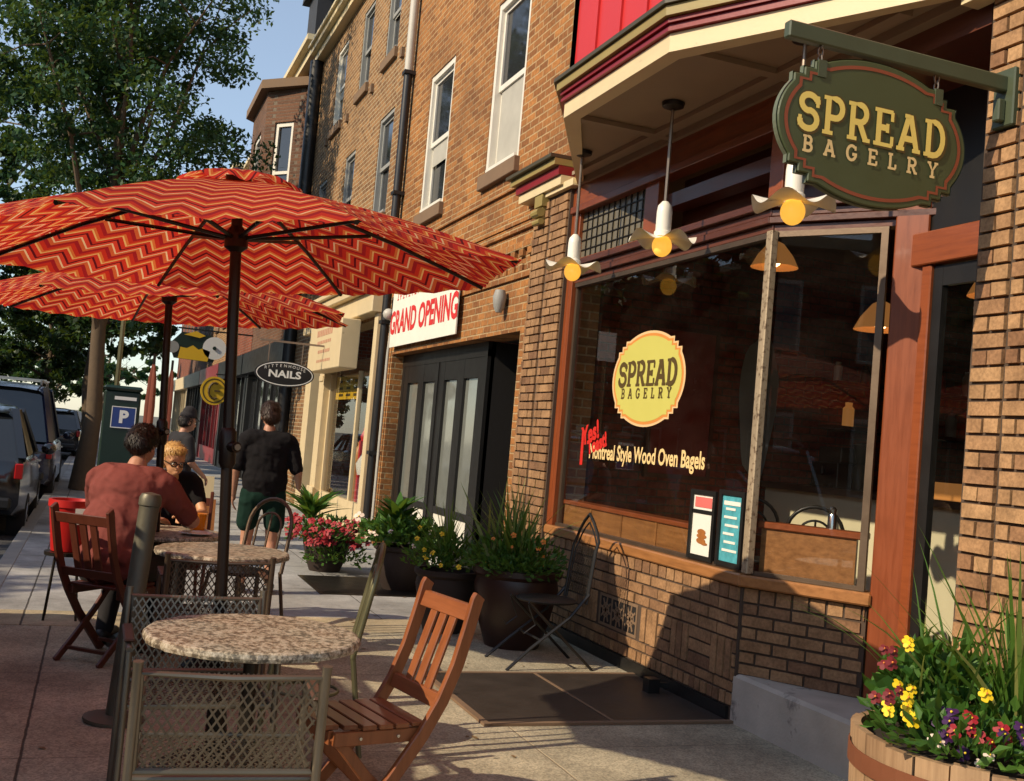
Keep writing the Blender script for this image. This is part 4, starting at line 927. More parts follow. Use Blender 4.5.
# opposite side of the street
def opposite(y0, y1, h, mat, label, seed):
    R = random.Random(seed); X = -13.5
    t = thing('opposite_rowhouse', label, 'building', (X, (y0 + y1) / 2, 0), group='houses across the street')
    b = MB(); b.box(X - 6, y0, -.15, X, y1, h); b.build('wall', mat, t); b = MB(); b.box(X - 6, y0, h + .002, X + .3, y1, h + .25); b.build('roof_cornice', 'cream', t)
    n = int((y1 - y0) / 2)
    for k in range(n):
        yc = y0 + (y1 - y0) * (k + .5) / n
        for z in (1.0, 3.9):
            f = MB().box(X, yc - .5, z, X + .06, yc + .5, z + 1.7).build('window', 'white', t); MB().box(X + .061, yc - .42, z + .08, X + .066, yc + .42, z + 1.62).build('pane', 'darkglass', f)
    return t
opposite(-6, 3, 6.3, 'brick_red', 'red brick house across the street', 1); opposite(3.1, 11, 6.8, 'brick_tan', 'tan brick house across the street', 2); opposite(11.1, 20, 6.2, 'brick_dark', 'dark brick house across the street', 3); opposite(20.1, 30, 7.6, 'brick_red', 'second red brick house farther across the street', 4); opposite(30.1, 42, 8.4, 'brick_tan', 'second tan brick house farther across the street', 5); opposite(42.1, 56, 9, 'brick_dark', 'last dark brick house across the street', 6)

# ------------------------------------------------------------------ trees
def tree(name_label, base, h, crown_c, crown_r, trunk_r, clumps, leaves, leafsize, mat, seed, lean=(0, 0), group=None, low=.28, limbs=9, bark=True):
    R = random.Random(seed); NR = np.random.default_rng(seed)
    t = thing('street_tree', name_label, 'tree', base, group=group)
    B = Vector(base); b = MB()
    top = Vector((base[0] + lean[0], base[1] + lean[1], base[2] + h * .92))
    tp = [B.lerp(top, f) + Vector((R.uniform(-.1, .1), R.uniform(-.1, .1), 0)) * (1 if 0 < f < 1 else 0) for f in [i / 9 for i in range(10)]]
    tr = [trunk_r * (1.35 if i == 0 else 1) * (1 - .09 * i) for i in range(10)]
    b.tube(tp, tr, 12)
    C = Vector(crown_c); tips = []
    for k in range(limbs):
        i = R.randint(2 if low < .3 else 3, 7); p0 = tp[i]; a = 2 * PI * k / limbs + R.uniform(-.4, .4)
        rr = R.uniform(.55, .95); el_ = R.uniform(-.1, .8)
        e = C + Vector((crown_r[0] * rr * math.cos(a), crown_r[1] * rr * math.sin(a), crown_r[2] * (el_ - .25)))
        mid = p0.lerp(e, .5) + Vector((R.uniform(-.3, .3), R.uniform(-.3, .3), R.uniform(.1, .6)))
        pts = [p0, p0.lerp(mid, .5) + Vector((0, 0, .15)), mid, mid.lerp(e, .55), e]; r0 = tr[i] * .55
        b.tube(pts, [r0, r0 * .8, r0 * .55, r0 * .35, r0 * .15], 7)
        tips += [pts[2], pts[3], e]
        for q in range(3):
            s = pts[R.randint(1, 3)]; f = s + Vector((R.uniform(-1, 1), R.uniform(-1, 1), R.uniform(-.3, .9))) * crown_r[0] * .35
            b.tube([s, s.lerp(f, .5) + Vector((0, 0, .1)), f], [r0 * .35, r0 * .22, r0 * .08], 5); tips.append(f)
    b.build('trunk', 'bark', t, smooth=True)
    cs = []
    for k in range(clumps):
        if k % 3 and tips: p = R.choice(tips) + Vector((R.gauss(0, .5), R.gauss(0, .5), R.gauss(0, .4)))
        else:
            d = Vector((R.gauss(0, 1), R.gauss(0, 1), R.gauss(0, 1))).normalized() * R.uniform(.45, 1.0)
            p = C + Vector((d.x * crown_r[0], d.y * crown_r[1], d.z * crown_r[2]))
        cs.append((p, R.uniform(.25, .62)))
    n = clumps * leaves
    ctr = np.repeat(np.array([tuple(c[0]) for c in cs]), leaves, 0); rad = np.repeat(np.array([c[1] for c in cs]), leaves)
    d = NR.normal(size=(n, 3)); d /= np.linalg.norm(d, axis=1)[:, None]
    pos = ctr + d * (NR.random(n) ** .5 * rad)[:, None] * np.array([1.15, 1.15, .75])
    u = NR.normal(size=(n, 3)); u /= np.linalg.norm(u, axis=1)[:, None]
    w = NR.normal(size=(n, 3)); w[:, 2] += 1.2; w -= (w * u).sum(1)[:, None] * u; w /= np.linalg.norm(w, axis=1)[:, None]
    v = np.cross(u, w)
    L = leafsize * (.6 + .8 * NR.random(n))[:, None]
    V = np.stack([pos - u * L, pos + v * L * .5 + w * L * .12, pos + u * L, pos - v * L * .5 + w * L * .12], 1).reshape(-1, 3) - np.array(base)
    me = bpy.data.meshes.new('crown'); me.vertices.add(4 * n); me.vertices.foreach_set('co', V.ravel()); me.loops.add(4 * n); me.loops.foreach_set('vertex_index', np.arange(4 * n, dtype=np.int32))
    me.polygons.add(n); me.polygons.foreach_set('loop_start', np.arange(0, 4 * n, 4, dtype=np.int32)); me.update(calc_edges=True); me.validate()
    me.materials.append(M[mat]); o = bpy.data.objects.new('crown', me); COL.objects.link(o); o.parent = t
    return t
tree('large leafy street tree at the kerb behind the umbrellas, with slender brown trunk', (-.2, 21.2, 0), 13.5, (-.4, 21.2, 7.9), (2.8, 3.0, 5.2), .155, 240, 190, .058, 'leafa', 11, lean=(.15, .2), limbs=15)
tree('dark leafy tree farther along the kerb behind the large street tree', (-.4, 42, 0), 11, (-.4, 42, 6.2), (3.4, 4, 4.2), .25, 110, 150, .13, 'leafb', 12, group='street trees')
tree('dark spreading tree across the street beyond the blue vehicle', (-10.2, 44, 0), 11, (-8.6, 44, 6.0), (6.6, 5, 4.8), .3, 150, 170, .15, 'leafb', 13, group='street trees')
tree('pale distant tree at the far end of the street', (-5.0, 120, 0), 11, (-5.0, 120, 5.0), (7, 5, 5), .35, 70, 120, .3, 'leafa', 14, group='street trees')
tree('dark low crowned tree down the kerb left of the large trunk', (-2.6, 58, 0), 9, (-3.2, 58, 4.6), (3.4, 3, 3.6), .22, 120, 150, .15, 'leafb', 27, group='street trees')
tree('rounded distant tree closing the end of the street', (.5, 150, 0), 12, (.5, 150, 5.0), (9, 6, 6), .35, 80, 120, .35, 'leafa', 24, group='street trees')
tree('leafy tree across the street mirrored in the shop window', (-10.6, 9.5, 0), 7.2, (-10.6, 9.5, 4.9), (2.6, 3, 2.4), .2, 70, 130, .12, 'leafb', 15, group='street trees')
tree('second leafy tree across the street mirrored in the shop window', (-10.6, 18, 0), 7.5, (-10.6, 18, 5.0), (2.6, 3, 2.6), .2, 70, 130, .12, 'leafb', 16, group='street trees')
for k, (yy, hh) in enumerate(((25, 10.5), (31.5, 12), (38, 11))):
    tree(['tall dark tree across the street, nearest of three mirrored in the shop glass', 'tall dark tree across the street, middle of three mirrored in the shop glass', 'tall dark tree across the street, farthest of three mirrored in the shop glass'][k], (-10.8, yy, 0), hh, (-10.8, yy, hh * .56), (3.2, 3.9, hh * .42), .25, 110, 150, .15, 'leafb', 30 + k, group='street trees')
tree('tall tree on the left filling the sky beside the large street tree', (-5.5, 46, 0), 18, (-3.6, 46, 12.0), (3.8, 5, 7), .3, 75, 130, .15, 'leafa', 17, group='street trees')

# ------------------------------------------------------------------ parked cars
def car(name_, label, loc, L, Hh, Wd, paint, suv=False):
    t = thing('parked_car', label, 'car', loc, group='cars parked along the kerb')
    hw = Wd / 2
    # body stations along y: (y, z_low, z_belt, halfwidth)
    st = [(0, .42, .78, .80), (.06, .3, .95 if suv else .92, .93), (.5, .22, 1.0 if suv else .96, .99), (L * .3, .2, 1.0 if suv else .94, 1.0), (L * .68, .2, .98 if suv else .9, 1.0), (L * .86, .22, .94 if suv else .8, .97), (L - .12, .3, .8 if suv else .68, .9), (L, .42, .6, .78)]
    b = MB(); n = 10; vs = []
    for y, zl, zb, f in st:
        w = hw * f
        vs += [(x, y, z) for x, z in ((-w * .92, zl), (-w, zl + .12), (-w * 1.0, (zl + zb) / 2 + .05), (-w * .97, zb - .06), (-w * .9, zb), (w * .9, zb), (w * .97, zb - .06), (w, (zl + zb) / 2 + .05), (w, zl + .12), (w * .92, zl))]
    k = len(st); fs = [(i * n + j, (i + 1) * n + j, (i + 1) * n + (j + 1) % n, i * n + (j + 1) % n) for i in range(k - 1) for j in range(n)] + [tuple(range(n)), tuple(range((k - 1) * n, k * n))[::-1]]
    b.add(vs, fs); body = b.build('body', paint, t, local=True, smooth=True)
    zb = 1.0 if suv else .94
    if suv: g0, g1, g2, g3 = .08, .35, L * .52, L * .72
    else: g0, g1, g2, g3 = .35, 1.05, L * .5, L * .72
    gw, rw = hw * .9, hw * .7
    def cabin(e, zt):
        return [(-gw + e, g0 + e, zb - .01), (gw - e, g0 + e, zb - .01), (gw - e, g3 - e, zb - .02), (-gw + e, g3 - e, zb - .02), (-rw + e, g1, zt), (rw - e, g1, zt), (rw - e, g2, zt), (-rw + e, g2, zt)]
    b = MB(); b.add(cabin(.015, Hh - .05), [(0, 1, 5, 4), (1, 2, 6, 5), (2, 3, 7, 6), (3, 0, 4, 7)]); b.build('glazing', 'carglass', t, local=True)
    c = [Vector(v) for v in cabin(0, Hh - .04)]; b = MB()
    for i, j in ((0, 4), (1, 5), (2, 6), (3, 7)): b.bar(c[i], c[j], .09, .06)
    for f_ in (.33, .62):
        for sgn in (1, -1):
            yb = g0 + (g3 - g0) * f_; yt = g1 + (g2 - g1) * f_; b.bar((sgn * gw, yb, zb - .01), (sgn * rw, yt, Hh - .04), .03, .08)
    b.each('pillar', paint, t, local=True)
    b = MB(); rv = []
    for y, dz, f in ((g1 - .12, -.07, .95), (g1 + .15, .0, 1), ((g1 + g2) / 2, .03, 1), (g2 - .1, .0, 1), (g2 + .12, -.06, .95)):
        rv += [(x * rw * f, y, Hh - .02 + dz + z) for x, z in ((-1.05, -.05), (-.95, 0), (-.5, .03), (.5, .03), (.95, 0), (1.05, -.05))]
    b.add(rv, [(i * 6 + j, (i + 1) * 6 + j, (i + 1) * 6 + j + 1, i * 6 + j + 1) for i in range(4) for j in range(5)]); b.build('roof', paint, t, local=True, smooth=True)
    for yw in (.85, L - .9):
        for sgn in (-1, 1):
            r = .36 if suv else .32
            x0, x1 = (hw - .2, hw + .005) if sgn > 0 else (-hw - .005, -hw + .2)
            mw = Matrix(((0, 0, 1, 0), (1, 0, 0, yw), (0, 1, 0, r - .12 + .0), (0, 0, 0, 1)))
            w_ = MB(); q = 20
            prof = [(r - .1, x0), (r - .02, x0), (r, x0 + .03), (r, x1 - .03), (r - .02, x1), (r - .1, x1)]
            vv = [mw @ Vector((rr * math.cos(2 * PI * j / q), rr * math.sin(2 * PI * j / q), xx)) for rr, xx in prof for j in range(q)]
            w_.add(vv, [(i * q + j, i * q + (j + 1) % q, (i + 1) * q + (j + 1) % q, (i + 1) * q + j) for i in range(5) for j in range(q)])
            wo = w_.build('wheel', 'tyre', t, local=True, smooth=True)
            w_ = MB(); w_.prism([((r - .11) * math.cos(2 * PI * j / q), (r - .11) * math.sin(2 * PI * j / q)) for j in range(q)], x0 + .03, x1 - .02, mw)
            for s_ in range(5):
                a = 2 * PI * s_ / 5; xx = x1 - .012 if sgn > 0 else x0 + .012; w_.bar(mw @ Vector((0, 0, xx)), mw @ Vector(((r - .12) * math.cos(a), (r - .12) * math.sin(a), xx)), .06, .02, (1, 0, 0))
            w_.build('rim', 'chrome', wo, local=True)
    for sgn in (-1, 1):
        MB().box(sgn * hw * .93 - .07, -.015, .72, sgn * hw * .93 + .02, .08, .98 if suv else .9).build('tail_light', 'lampred', t, local=True, bevel=.01)
        MB().ball((sgn * hw * .75, L - .1, .66), (.18, .1, .08), 10, 6).build('headlight', 'enamel', t, local=True, smooth=True)
        b = MB(); b.ball((sgn * (hw + .1), g3 - .25, zb + .05), (.1, .06, .08), 10, 6); b.bar((sgn * hw * .9, g3 - .22, zb - .02), (sgn * (hw + .06), g3 - .22, zb), .03, .03); b.build('wing_mirror', paint, t, local=True, smooth=True)
    b = MB(); b.box(-hw * .85, -.05, .36, hw * .85, .1, .5); b.build('bumper', 'blackpaint', t, local=True, bevel=.03)
    MB().box(-.26, -.02, .66, .26, .03, .78).build('number_plate', 'signwhite', t, local=True)
    b = MB()
    for sgn in (-1, 1):
        for yy in (L * .36, L * .6): b.box(sgn * hw * 1.0 - .02, yy, .82, sgn * hw * 1.0 + .02, yy + .16, .85)
    b.each('door_handle', 'chrome', t, local=True)
    if suv:
        b = MB()
        for sgn in (-1, 1): b.tube([(sgn * rw * .92, g1, Hh), (sgn * rw * .92, g1 + .1, Hh + .08), (sgn * rw * .92, g2 - .1, Hh + .08), (sgn * rw * .92, g2, Hh)], .02, 6)
        for f_ in (.25, .75): yy = g1 + (g2 - g1) * f_; b.bar((-rw, yy, Hh + .1), (rw, yy, Hh + .1), .06, .03)
        b.build('roof_rack', 'rackmetal', t, local=True)
    return t
car('s', 'dark blue sport utility vehicle with pale roof rack parked at the kerb', (-1.57, 19.4, -.12), 4.8, 1.92, 1.9, 'carblue', True)
car('h', 'black hatchback parked nearest in view at the left edge', (-1.62, 13.8, -.12), 4.3, 1.55, 1.8, 'carblk')
car('d', 'distant black car parked beyond the blue vehicle', (-1.35, 35, -.12), 4.5, 1.5, 1.8, 'carblk')
car('o', 'unseen black sport utility vehicle added to shade the pavement beside the nearest umbrella', (-1.72, 3.7, -.12), 4.6, 1.85, 1.85, 'carblk', True)  # out of view; added so its shadow falls across the near pavement
car('o2', 'unseen black saloon added behind the black sport utility vehicle to shade the pavement', (-1.72, -1.4, -.12), 4.3, 1.5, 1.8, 'carblk')  # another unseen car, put in to shade the ground behind the first

# ------------------------------------------------------------------ hanging shop sign
SY = 3.66
br = thing('sign_bracket', 'green square-section bracket arm holding the oval shop sign out from the brick pier', 'bracket', (W, SY, 3.3))
MB().box(2.43, SY - .022, 3.235, W - .02, SY + .022, 3.305).build('arm', 'bracketgreen', br, bevel=.006)
b = MB(); b.box(W - .05, SY - .06, 3.08, W - .01, SY + .06, 3.34); b.box(W - .09, SY - .02, 3.1, W - .05, SY + .02, 3.2); b.build('wall_plate', 'bracketgreen', br, bevel=.006)
sg = thing('hanging_sign', 'oval dark green hanging sign with gold SPREAD BAGELRY lettering and rust border', 'sign', (2.885, SY, 2.93))
sc_ = (2.885, SY, 2.915)
MB().prism(plaque(.478, .302), -.018, .018, facing(sc_, 0)).build('board', 'signgreen', sg, bevel=.005)
b = MB(); p1 = plaque(.478, .302); p2 = plaque(.45, .277); p3 = plaque(.433, .262); n = len(p1)
b.add([facing(sc_, .0203) @ Vector((x, y, 0)) for x, y in p2 + p3], [(i, (i + 1) % n, n + (i + 1) % n, n + i) for i in range(n)]); b.build('border', 'signred', sg)
b = MB(); p0 = plaque(.484, .307); b.add([facing(sc_, d) @ Vector((x, y, 0)) for d in (.012, -.012) for x, y in p0], [(i, (i + 1) % n, n + (i + 1) % n, n + i) for i in range(n)]); b.build('edge', 'signedge', sg)
b = MB(); place(b, slab('SPREAD', .158, .88, .165, .085, .105), facing(sc_, .0214) @ Matrix.Translation((-.012, .036, 0))); b.build('gold_lettering', 'gold', sg)
b = MB(); place(b, slab('SPREAD', .165, .846, .22, .085, .145), facing(sc_, .0207) @ Matrix.Translation((-.007, .034, 0))); b.build('lettering_shadow', 'decaldark', sg)
b = MB(); place(b, slab('BAGELRY', .066, 1.0, .19, .78, .15), facing(sc_, .0214) @ Matrix.Translation((-.012, -.098, 0))); b.build('small_lettering', 'goldpale', sg)
for X in (2.6, 3.2):
    b = MB()
    zt = 3.235; zb = 3.16 if X < 3 else 3.17
    k = 0; z = zb
    while z < zt:
        pts = [(X + (.012 * math.cos(a) if k % 2 else 0), SY + (0 if k % 2 else .012 * math.cos(a)), z + .018 + .022 * math.sin(a)) for a in [2 * PI * i / 10 for i in range(11)]]
        b.tube(pts, .0035, 5, cap=False); z += .034; k += 1
    b.build('chain', 'rod', sg)
    MB().box(X - .02, SY - .024, 3.1, X + .02, SY + .024, 3.17).build('clip', 'bracketgreen', sg)

# ------------------------------------------------------------------ pendant lamps over the window
def pendant():
    t = thing('pendant_lamp', '', 'lamp', (0, 0, 0), group='pendant lamps under the oriel bay')
    MB().lathe([(.0, 0), (.075, -.004), (.07, -.03), (.02, -.05)][::-1], (0, 0, 0), 16).build('ceiling_rose', 'dkmetal', t, local=True, smooth=True)
    MB().tube([(0, 0, -.03), (0, 0, -.66)], .011, 8).build('rod', 'rod', t, local=True, smooth=True)
    MB().lathe([(.02, -.63), (.045, -.66), (.05, -.7), (.05, -.82), (.058, -.83), (.058, -.86)], (0, 0, 0), 16).build('socket_cover', 'enamel', t, local=True, smooth=True)
    b = MB(); n = 72; rr = (.05, .1, .16, .215)
    for r in rr: b.v += [(r * math.cos(2 * PI * j / n), r * math.sin(2 * PI * j / n), -.862 + .03 * (r / .2) ** 2 * math.sin(5 * 2 * PI * j / n) - .012 * (r / .2)) for j in range(n)]
    b.f += [(i * n + j, i * n + (j + 1) % n, (i + 1) * n + (j + 1) % n, (i + 1) * n + j) for i in range(3) for j in range(n)]
    b.build('wavy_shade', 'enamel', t, local=True, smooth=True)
    MB().ball((0, 0, -.918), (.064, .064, .07), 18, 12).build('globe', 'bulb', t, local=True, smooth=True)
    return t
pl = pendant(); pl.location = (3.24, 7.5, 3.84); pl['label'] = 'wavy white pendant lamp nearest the brick pilaster'
dup(pl, (3.24, 6.1, 3.84), .6, 'wavy white pendant lamp with yellow globe in the middle of the row'); dup(pl, (3.24, 4.7, 3.82), 1.1, 'wavy white pendant lamp partly behind the oval hanging sign')
for o_ in [q for q in COL.objects if q.name.startswith('pendant_lamp')]:
    o_.location.z -= .055
    for ch in o_.children:
        if not ch.name.startswith('ceiling_rose') : ch.location.z -= .018
        if ch.name.startswith('rod'): ch.scale.z = 1.1; ch.location.z = .0
def inside_lamp():
    t = thing('interior_pendant', '', 'lamp', (0, 0, 0), group='amber pendant lamps inside the shop')
    MB().lathe([(.03, .16), (.07, .14), (.15, .04), (.2, -.06)], (0, 0, 0), 20, cap=False).build('shade', 'amber', t, local=True, smooth=True)
    MB().tube([(0, 0, .15), (0, 0, 1.0)], .008, 6).build('cord', 'dkmetal', t, local=True); MB().ball((0, 0, .0), .055, 12, 8).build('light_bulb', 'hotbulb', t, local=True, smooth=True); return t
il = inside_lamp(); il.location = (5.5, 6.72, 2.68); il['label'] = 'amber interior pendant seen through the angled window'
dup(il, (5.3, 5.35, 2.78), 0, 'amber interior pendant seen through the door glass'); dup(il, (5.2, 7.75, 3.25), 0, 'added amber pendant standing in for a street lamp reflection beside the worn corner post');  # last one is added in place of the outdoor pendant's reflection in the glass

# ------------------------------------------------------------------ umbrellas
def umbrella():
    t = thing('patio_umbrella', '', 'umbrella', (0, 0, 0), group='red chevron patio umbrellas')
    RZ, AZ, RR = 2.19, 2.53, 1.25
    ang = [math.radians(12 + 45 * k) for k in range(8)]
    b = MB(); uvs = []; NU, NV = 10, 8
    for k in range(8):
        a0, a1 = ang[k], ang[(k + 1) % 8]
        A = Vector((RR * math.cos(a0), RR * math.sin(a0), RZ)); B_ = Vector((RR * math.cos(a1), RR * math.sin(a1), RZ)); P = Vector((0, 0, AZ))
        wd = (B_ - A).length; hl = ((A + B_) / 2 - P).length; base = len(b.v)
        for j in range(NV + 1):
            v = .1 + .9 * j / NV
            for i in range(NU + 1):
                u = i / NU; p = P.lerp(A.lerp(B_, u), v); s = math.sin(PI * u)
                p.z -= .02 * s * v * (1 - .2 * v) - .03 * math.sin(PI * v); q = 1 - .035 * s * v * v; p.x *= q; p.y *= q
                if j == NV: p.z -= .012 * abs(math.sin(PI * u * 5))
                b.v.append(tuple(p)); uvs.append(((u - .5) * wd * v + 20, v * hl + .01 * k))
        b.f += [(base + j * (NU + 1) + i, base + j * (NU + 1) + i + 1, base + (j + 1) * (NU + 1) + i + 1, base + (j + 1) * (NU + 1) + i) for j in range(NV) for i in range(NU)]
    o = b.build('canopy', 'chevron', t, local=True, smooth=True)
    ul = o.data.uv_layers.new(name='UVMap')
    for lp in o.data.loops: ul.data[lp.index].uv = uvs[lp.vertex_index]
    # ruffled vent cap on top
    b = MB(); uvs2 = []; n = 64
    for j, (r, z) in enumerate(((.01, 2.562), (.12, 2.552), (.22, 2.522), (.27, 2.49))):
        for i in range(n):
            a = 2 * PI * i / n; e = (j / 3) ** 2 * (.013 * math.sin(a * 13) + .006 * math.sin(a * 5 + 1))
            b.v.append((r * math.cos(a), r * math.sin(a), z + e)); uvs2.append((a * .3, r))
    b.f += [(j * n + i, j * n + (i + 1) % n, (j + 1) * n + (i + 1) % n, (j + 1) * n + i) for j in range(3) for i in range(n)]
    o2 = b.build('vent_cap', 'chevron', o, local=True, smooth=True); ul = o2.data.uv_layers.new(name='UVMap')
    for lp in o2.data.loops: ul.data[lp.index].uv = uvs2[lp.vertex_index]
    MB().tube([(0, 0, .02), (0, 0, 2.52)], .024, 12).build('pole', 'umbmetal', t, local=True, smooth=True)
    b = MB(); b.tube([(0, 0, 1.3), (0, 0, 1.32), (0, 0, 1.45), (0, 0, 1.47)], [.026, .036, .036, .026], 12); b.tube([(.01, -.02, 1.39), (.03, -.06, 1.39)], .024, 10); b.build('crank_housing', 'umbmetal', t, local=True, smooth=True)
    MB().tube([(.03, -.055, 1.39), (.034, -.068, 1.39)], .014, 10).build('crank_knob', 'steel', t, local=True, smooth=True)
    b = MB(); b.lathe([(.025, 2.22), (.05, 2.24), (.05, 2.3), (.025, 2.33)], (0, 0, 0), 16); b.build('runner', 'umbmetal', t, local=True, smooth=True)
    MB().lathe([(.025, 2.48), (.055, 2.49), (.055, 2.55), (.02, 2.58)], (0, 0, 0), 16).build('top_hub', 'umbmetal', t, local=True, smooth=True)
    for k in range(8):
        a = ang[k]; c, s = math.cos(a), math.sin(a)
        def rp(v): return (RR * v * c, RR * v * s, AZ + (RZ - AZ) * v + .03 * math.sin(PI * v) - .014)
        r = MB().tube([rp(.04), rp(.3), rp(.6), rp(.85), rp(.985)], .0095, 6).build('rib', 'umbmetal', t, local=True)
        MB().tube([(.045 * c, .045 * s, 2.28), (RR * .5 * c, RR * .5 * s, rp(.5)[2] - .012)], .009, 6).build('strut', 'umbmetal', r, local=True)
    b = MB(); b.lathe([(0, 0), (.27, 0), (.27, .05), (.2, .075), (.05, .09), (.04, .3), (.028, .31)], (0, 0, 0), 24); b.build('weighted_base', 'dkmetal', t, local=True, smooth=True)
    return t
def lean(o, deg): o.rotation_euler = (Quaternion((.935, -.353, 0), math.radians(1.4)) @ Quaternion((.353, .935, 0), math.radians(-deg)) @ Quaternion((0, 0, 1), o.rotation_euler.z)).to_euler()
u1 = umbrella(); u1.location = (.6, 4.73, 0); lean(u1, 3.0); u1['label'] = 'large red chevron patterned patio umbrella nearest the camera'
u2 = dup(u1, (.45, 7.42, 0), math.radians(-3), 'second red chevron patio umbrella lower and behind the nearest one')
lean(u2, 2.2)
for k, (x, y, rz) in enumerate(((.65, 16.2, 0), (.98, 17.6, .3))):
    t = thing('closed_umbrella', ['closed red parasol standing left of the pair down the pavement', 'closed red parasol standing right of the pair down the pavement'][k], 'umbrella', (x, y, 0), rz, 'closed red parasols down the pavement')
    b = MB(); n = 16; pr = [(.02, 2.2), (.05, 2.0), (.065, 1.6), (.06, 1.3), (.085, .95), (.07, .9)]
    for r, z in pr: b.v += [(r * (1 + .22 * math.sin(4 * 2 * PI * i / n)) * math.cos(2 * PI * i / n), r * (1 + .22 * math.sin(4 * 2 * PI * i / n)) * math.sin(2 * PI * i / n), z) for i in range(n)]
    b.f += [(j * n + i, j * n + (i + 1) % n, (j + 1) * n + (i + 1) % n, (j + 1) * n + i) for j in range(5) for i in range(n)]
    b.build('folded_canopy', 'awnred', t, local=True, smooth=True); MB().tube([(0, 0, 0), (0, 0, 2.35)], .02, 8).build('pole', 'umbmetal', t, local=True); MB().lathe([(.0, 0), (.22, 0), (.2, .06), (.03, .08)], (0, 0, 0), 16).build('weighted_base', 'dkmetal', t, local=True)

# ------------------------------------------------------------------ cafe tables
def cafe_table(r):
    t = thing('cafe_table', '', 'table', (0, 0, 0), group='round granite topped cafe tables')
    b = MB(); n = 64; prof = [(r - .02, .695), (r - .003, .7), (r, .712), (r - .004, .727), (r - .014, .732)]
    for rr, z in prof: b.v += [((rr + .003 * math.sin(17 * a) + .002 * math.sin(29 * a)) * math.cos(a), (rr + .003 * math.sin(17 * a) + .002 * math.sin(29 * a)) * math.sin(a), z) for a in [2 * PI * i / n for i in range(n)]]
    b.f += [(j * n + i, j * n + (i + 1) % n, (j + 1) * n + (i + 1) % n, (j + 1) * n + i) for j in range(4) for i in range(n)] + [tuple(range(n))[::-1], tuple(range(4 * n, 5 * n))]
    b.build('table_top', 'granite', t, local=True)
    MB().tube([(0, 0, .1), (0, 0, .69)], .028, 12).build('pedestal', 'dkmetal', t, local=True, smooth=True)
    b = MB(); b.lathe([(.028, .24), (.05, .16), (.1, .1), (.18, .06), (.2, 0)], (0, 0, 0), 24, cap=False)
    for k in range(4): a = PI / 4 + PI / 2 * k; b.bar((0, 0, .682), (.26 * math.cos(a), .26 * math.sin(a), .687), .03, .012)
    b.build('base', 'dkmetal', t, local=True, smooth=True); return t
ct = cafe_table(.39); ct.location = (.61, 4.07, 0); ct['label'] = 'speckled granite round cafe table nearest the camera'
dup(ct, (.76, 6.6, 0), .7, 'round granite cafe table behind the nearest umbrella pole'); dup(ct, (.47, 7.5, .004), .3, 'round cafe table around the second umbrella pole, where the couple sits')

# ------------------------------------------------------------------ expanded metal armchairs
def lattice(b, o, u, v, cw, ch, wd, th):
    o, u, v = Vector(o), Vector(u), Vector(v); lu, lv = u.length, v.length; uh, vh = u / lu, v / lv; nn = uh.cross(vh)
    k = ch / cw
    for sgn in (1, -1):
        c = -lv / k if sgn > 0 else 0
        end = lu if sgn > 0 else lu + lv / k
        while c < end:
            # line: u = c + s*sgn, v = s*k
            s0, s1 = 0.0, lv / k
            if sgn > 0: s0 = max(s0, -c); s1 = min(s1, lu - c)
            else: s0 = max(s0, c - lu); s1 = min(s1, c)
            if s1 - s0 > 1e-3:
                p = o + uh * (c + sgn * s0) + vh * (s0 * k); q = o + uh * (c + sgn * s1) + vh * (s1 * k)
                b.bar(p + nn * .001 * sgn, q + nn * .001 * sgn, wd, th, nn)
            c += cw
def mesh_chair(metal):
    t = thing('metal_armchair', '', 'chair', (0, 0, 0), group='expanded metal cafe armchairs')
    hw = .27
    b = MB(); lattice(b, (-hw + .02, -.255, .47), (2 * hw - .04, 0, 0), (0, -.045, .29), .028, .044, .006, .002); b.build('backrest', metal, t, local=True)
    b = MB(); b.tube([(-hw + .012, -.258, .462), (-hw + .012, -.3, .755), (0, -.31, .748), (hw - .012, -.3, .755), (hw - .012, -.258, .462), (-hw + .012, -.258, .462)], .011, 8); b.build('back_frame', metal, t, local=True, smooth=True)
    b = MB(); lattice(b, (-hw + .02, -.22, .43), (2 * hw - .04, 0, 0), (0, .43, .005), .026, .042, .0045, .002); b.build('seat', metal, t, local=True)
    b = MB(); b.tube([(-hw + .012, -.225, .43), (-hw + .012, .215, .436), (hw - .012, .215, .436), (hw - .012, -.225, .43), (-hw + .012, -.225, .43)], .011, 8); b.build('seat_frame', metal, t, local=True, smooth=True)
    for s in (-1, 1):
        MB().tube([(s * hw, -.33, 0), (s * hw, -.27, .42), (s * hw, -.305, .765), (s * hw, -.308, .79)], [.013, .014, .014, .016], 10).build('leg', metal, t, local=True, smooth=True)
        MB().tube([(s * hw, .25, 0), (s * hw, .22, .44), (s * hw, .2, .63)], .013, 10).build('leg', metal, t, local=True, smooth=True)
        b = MB(); b.tube([(s * hw, -.28, .62), (s * hw, -.05, .645), (s * hw, .2, .635)], .012, 8)
        ar = b.build('arm', metal, t, local=True, smooth=True); MB().box(s * hw - .02, -.18, .652, s * hw + .02, .14, .664).build('arm_pad', 'armwood', ar, local=True, bevel=.006)
    return t
mc = mesh_chair('steel'); mc.location = (.47, 3.57, 0); mc.rotation_euler = (0, 0, math.radians(-5)); mc['label'] = 'silver expanded metal armchair at the bottom of the photo, back to the camera'
dup(mc, (.455, 4.38, 0), math.radians(180), 'silver metal mesh armchair facing the camera across the nearest granite table')
md = mesh_chair('steeldk'); md.location = (.67, 6.16, 0); md['label'] = 'bronze metal mesh armchair at the second granite table behind the umbrella pole'

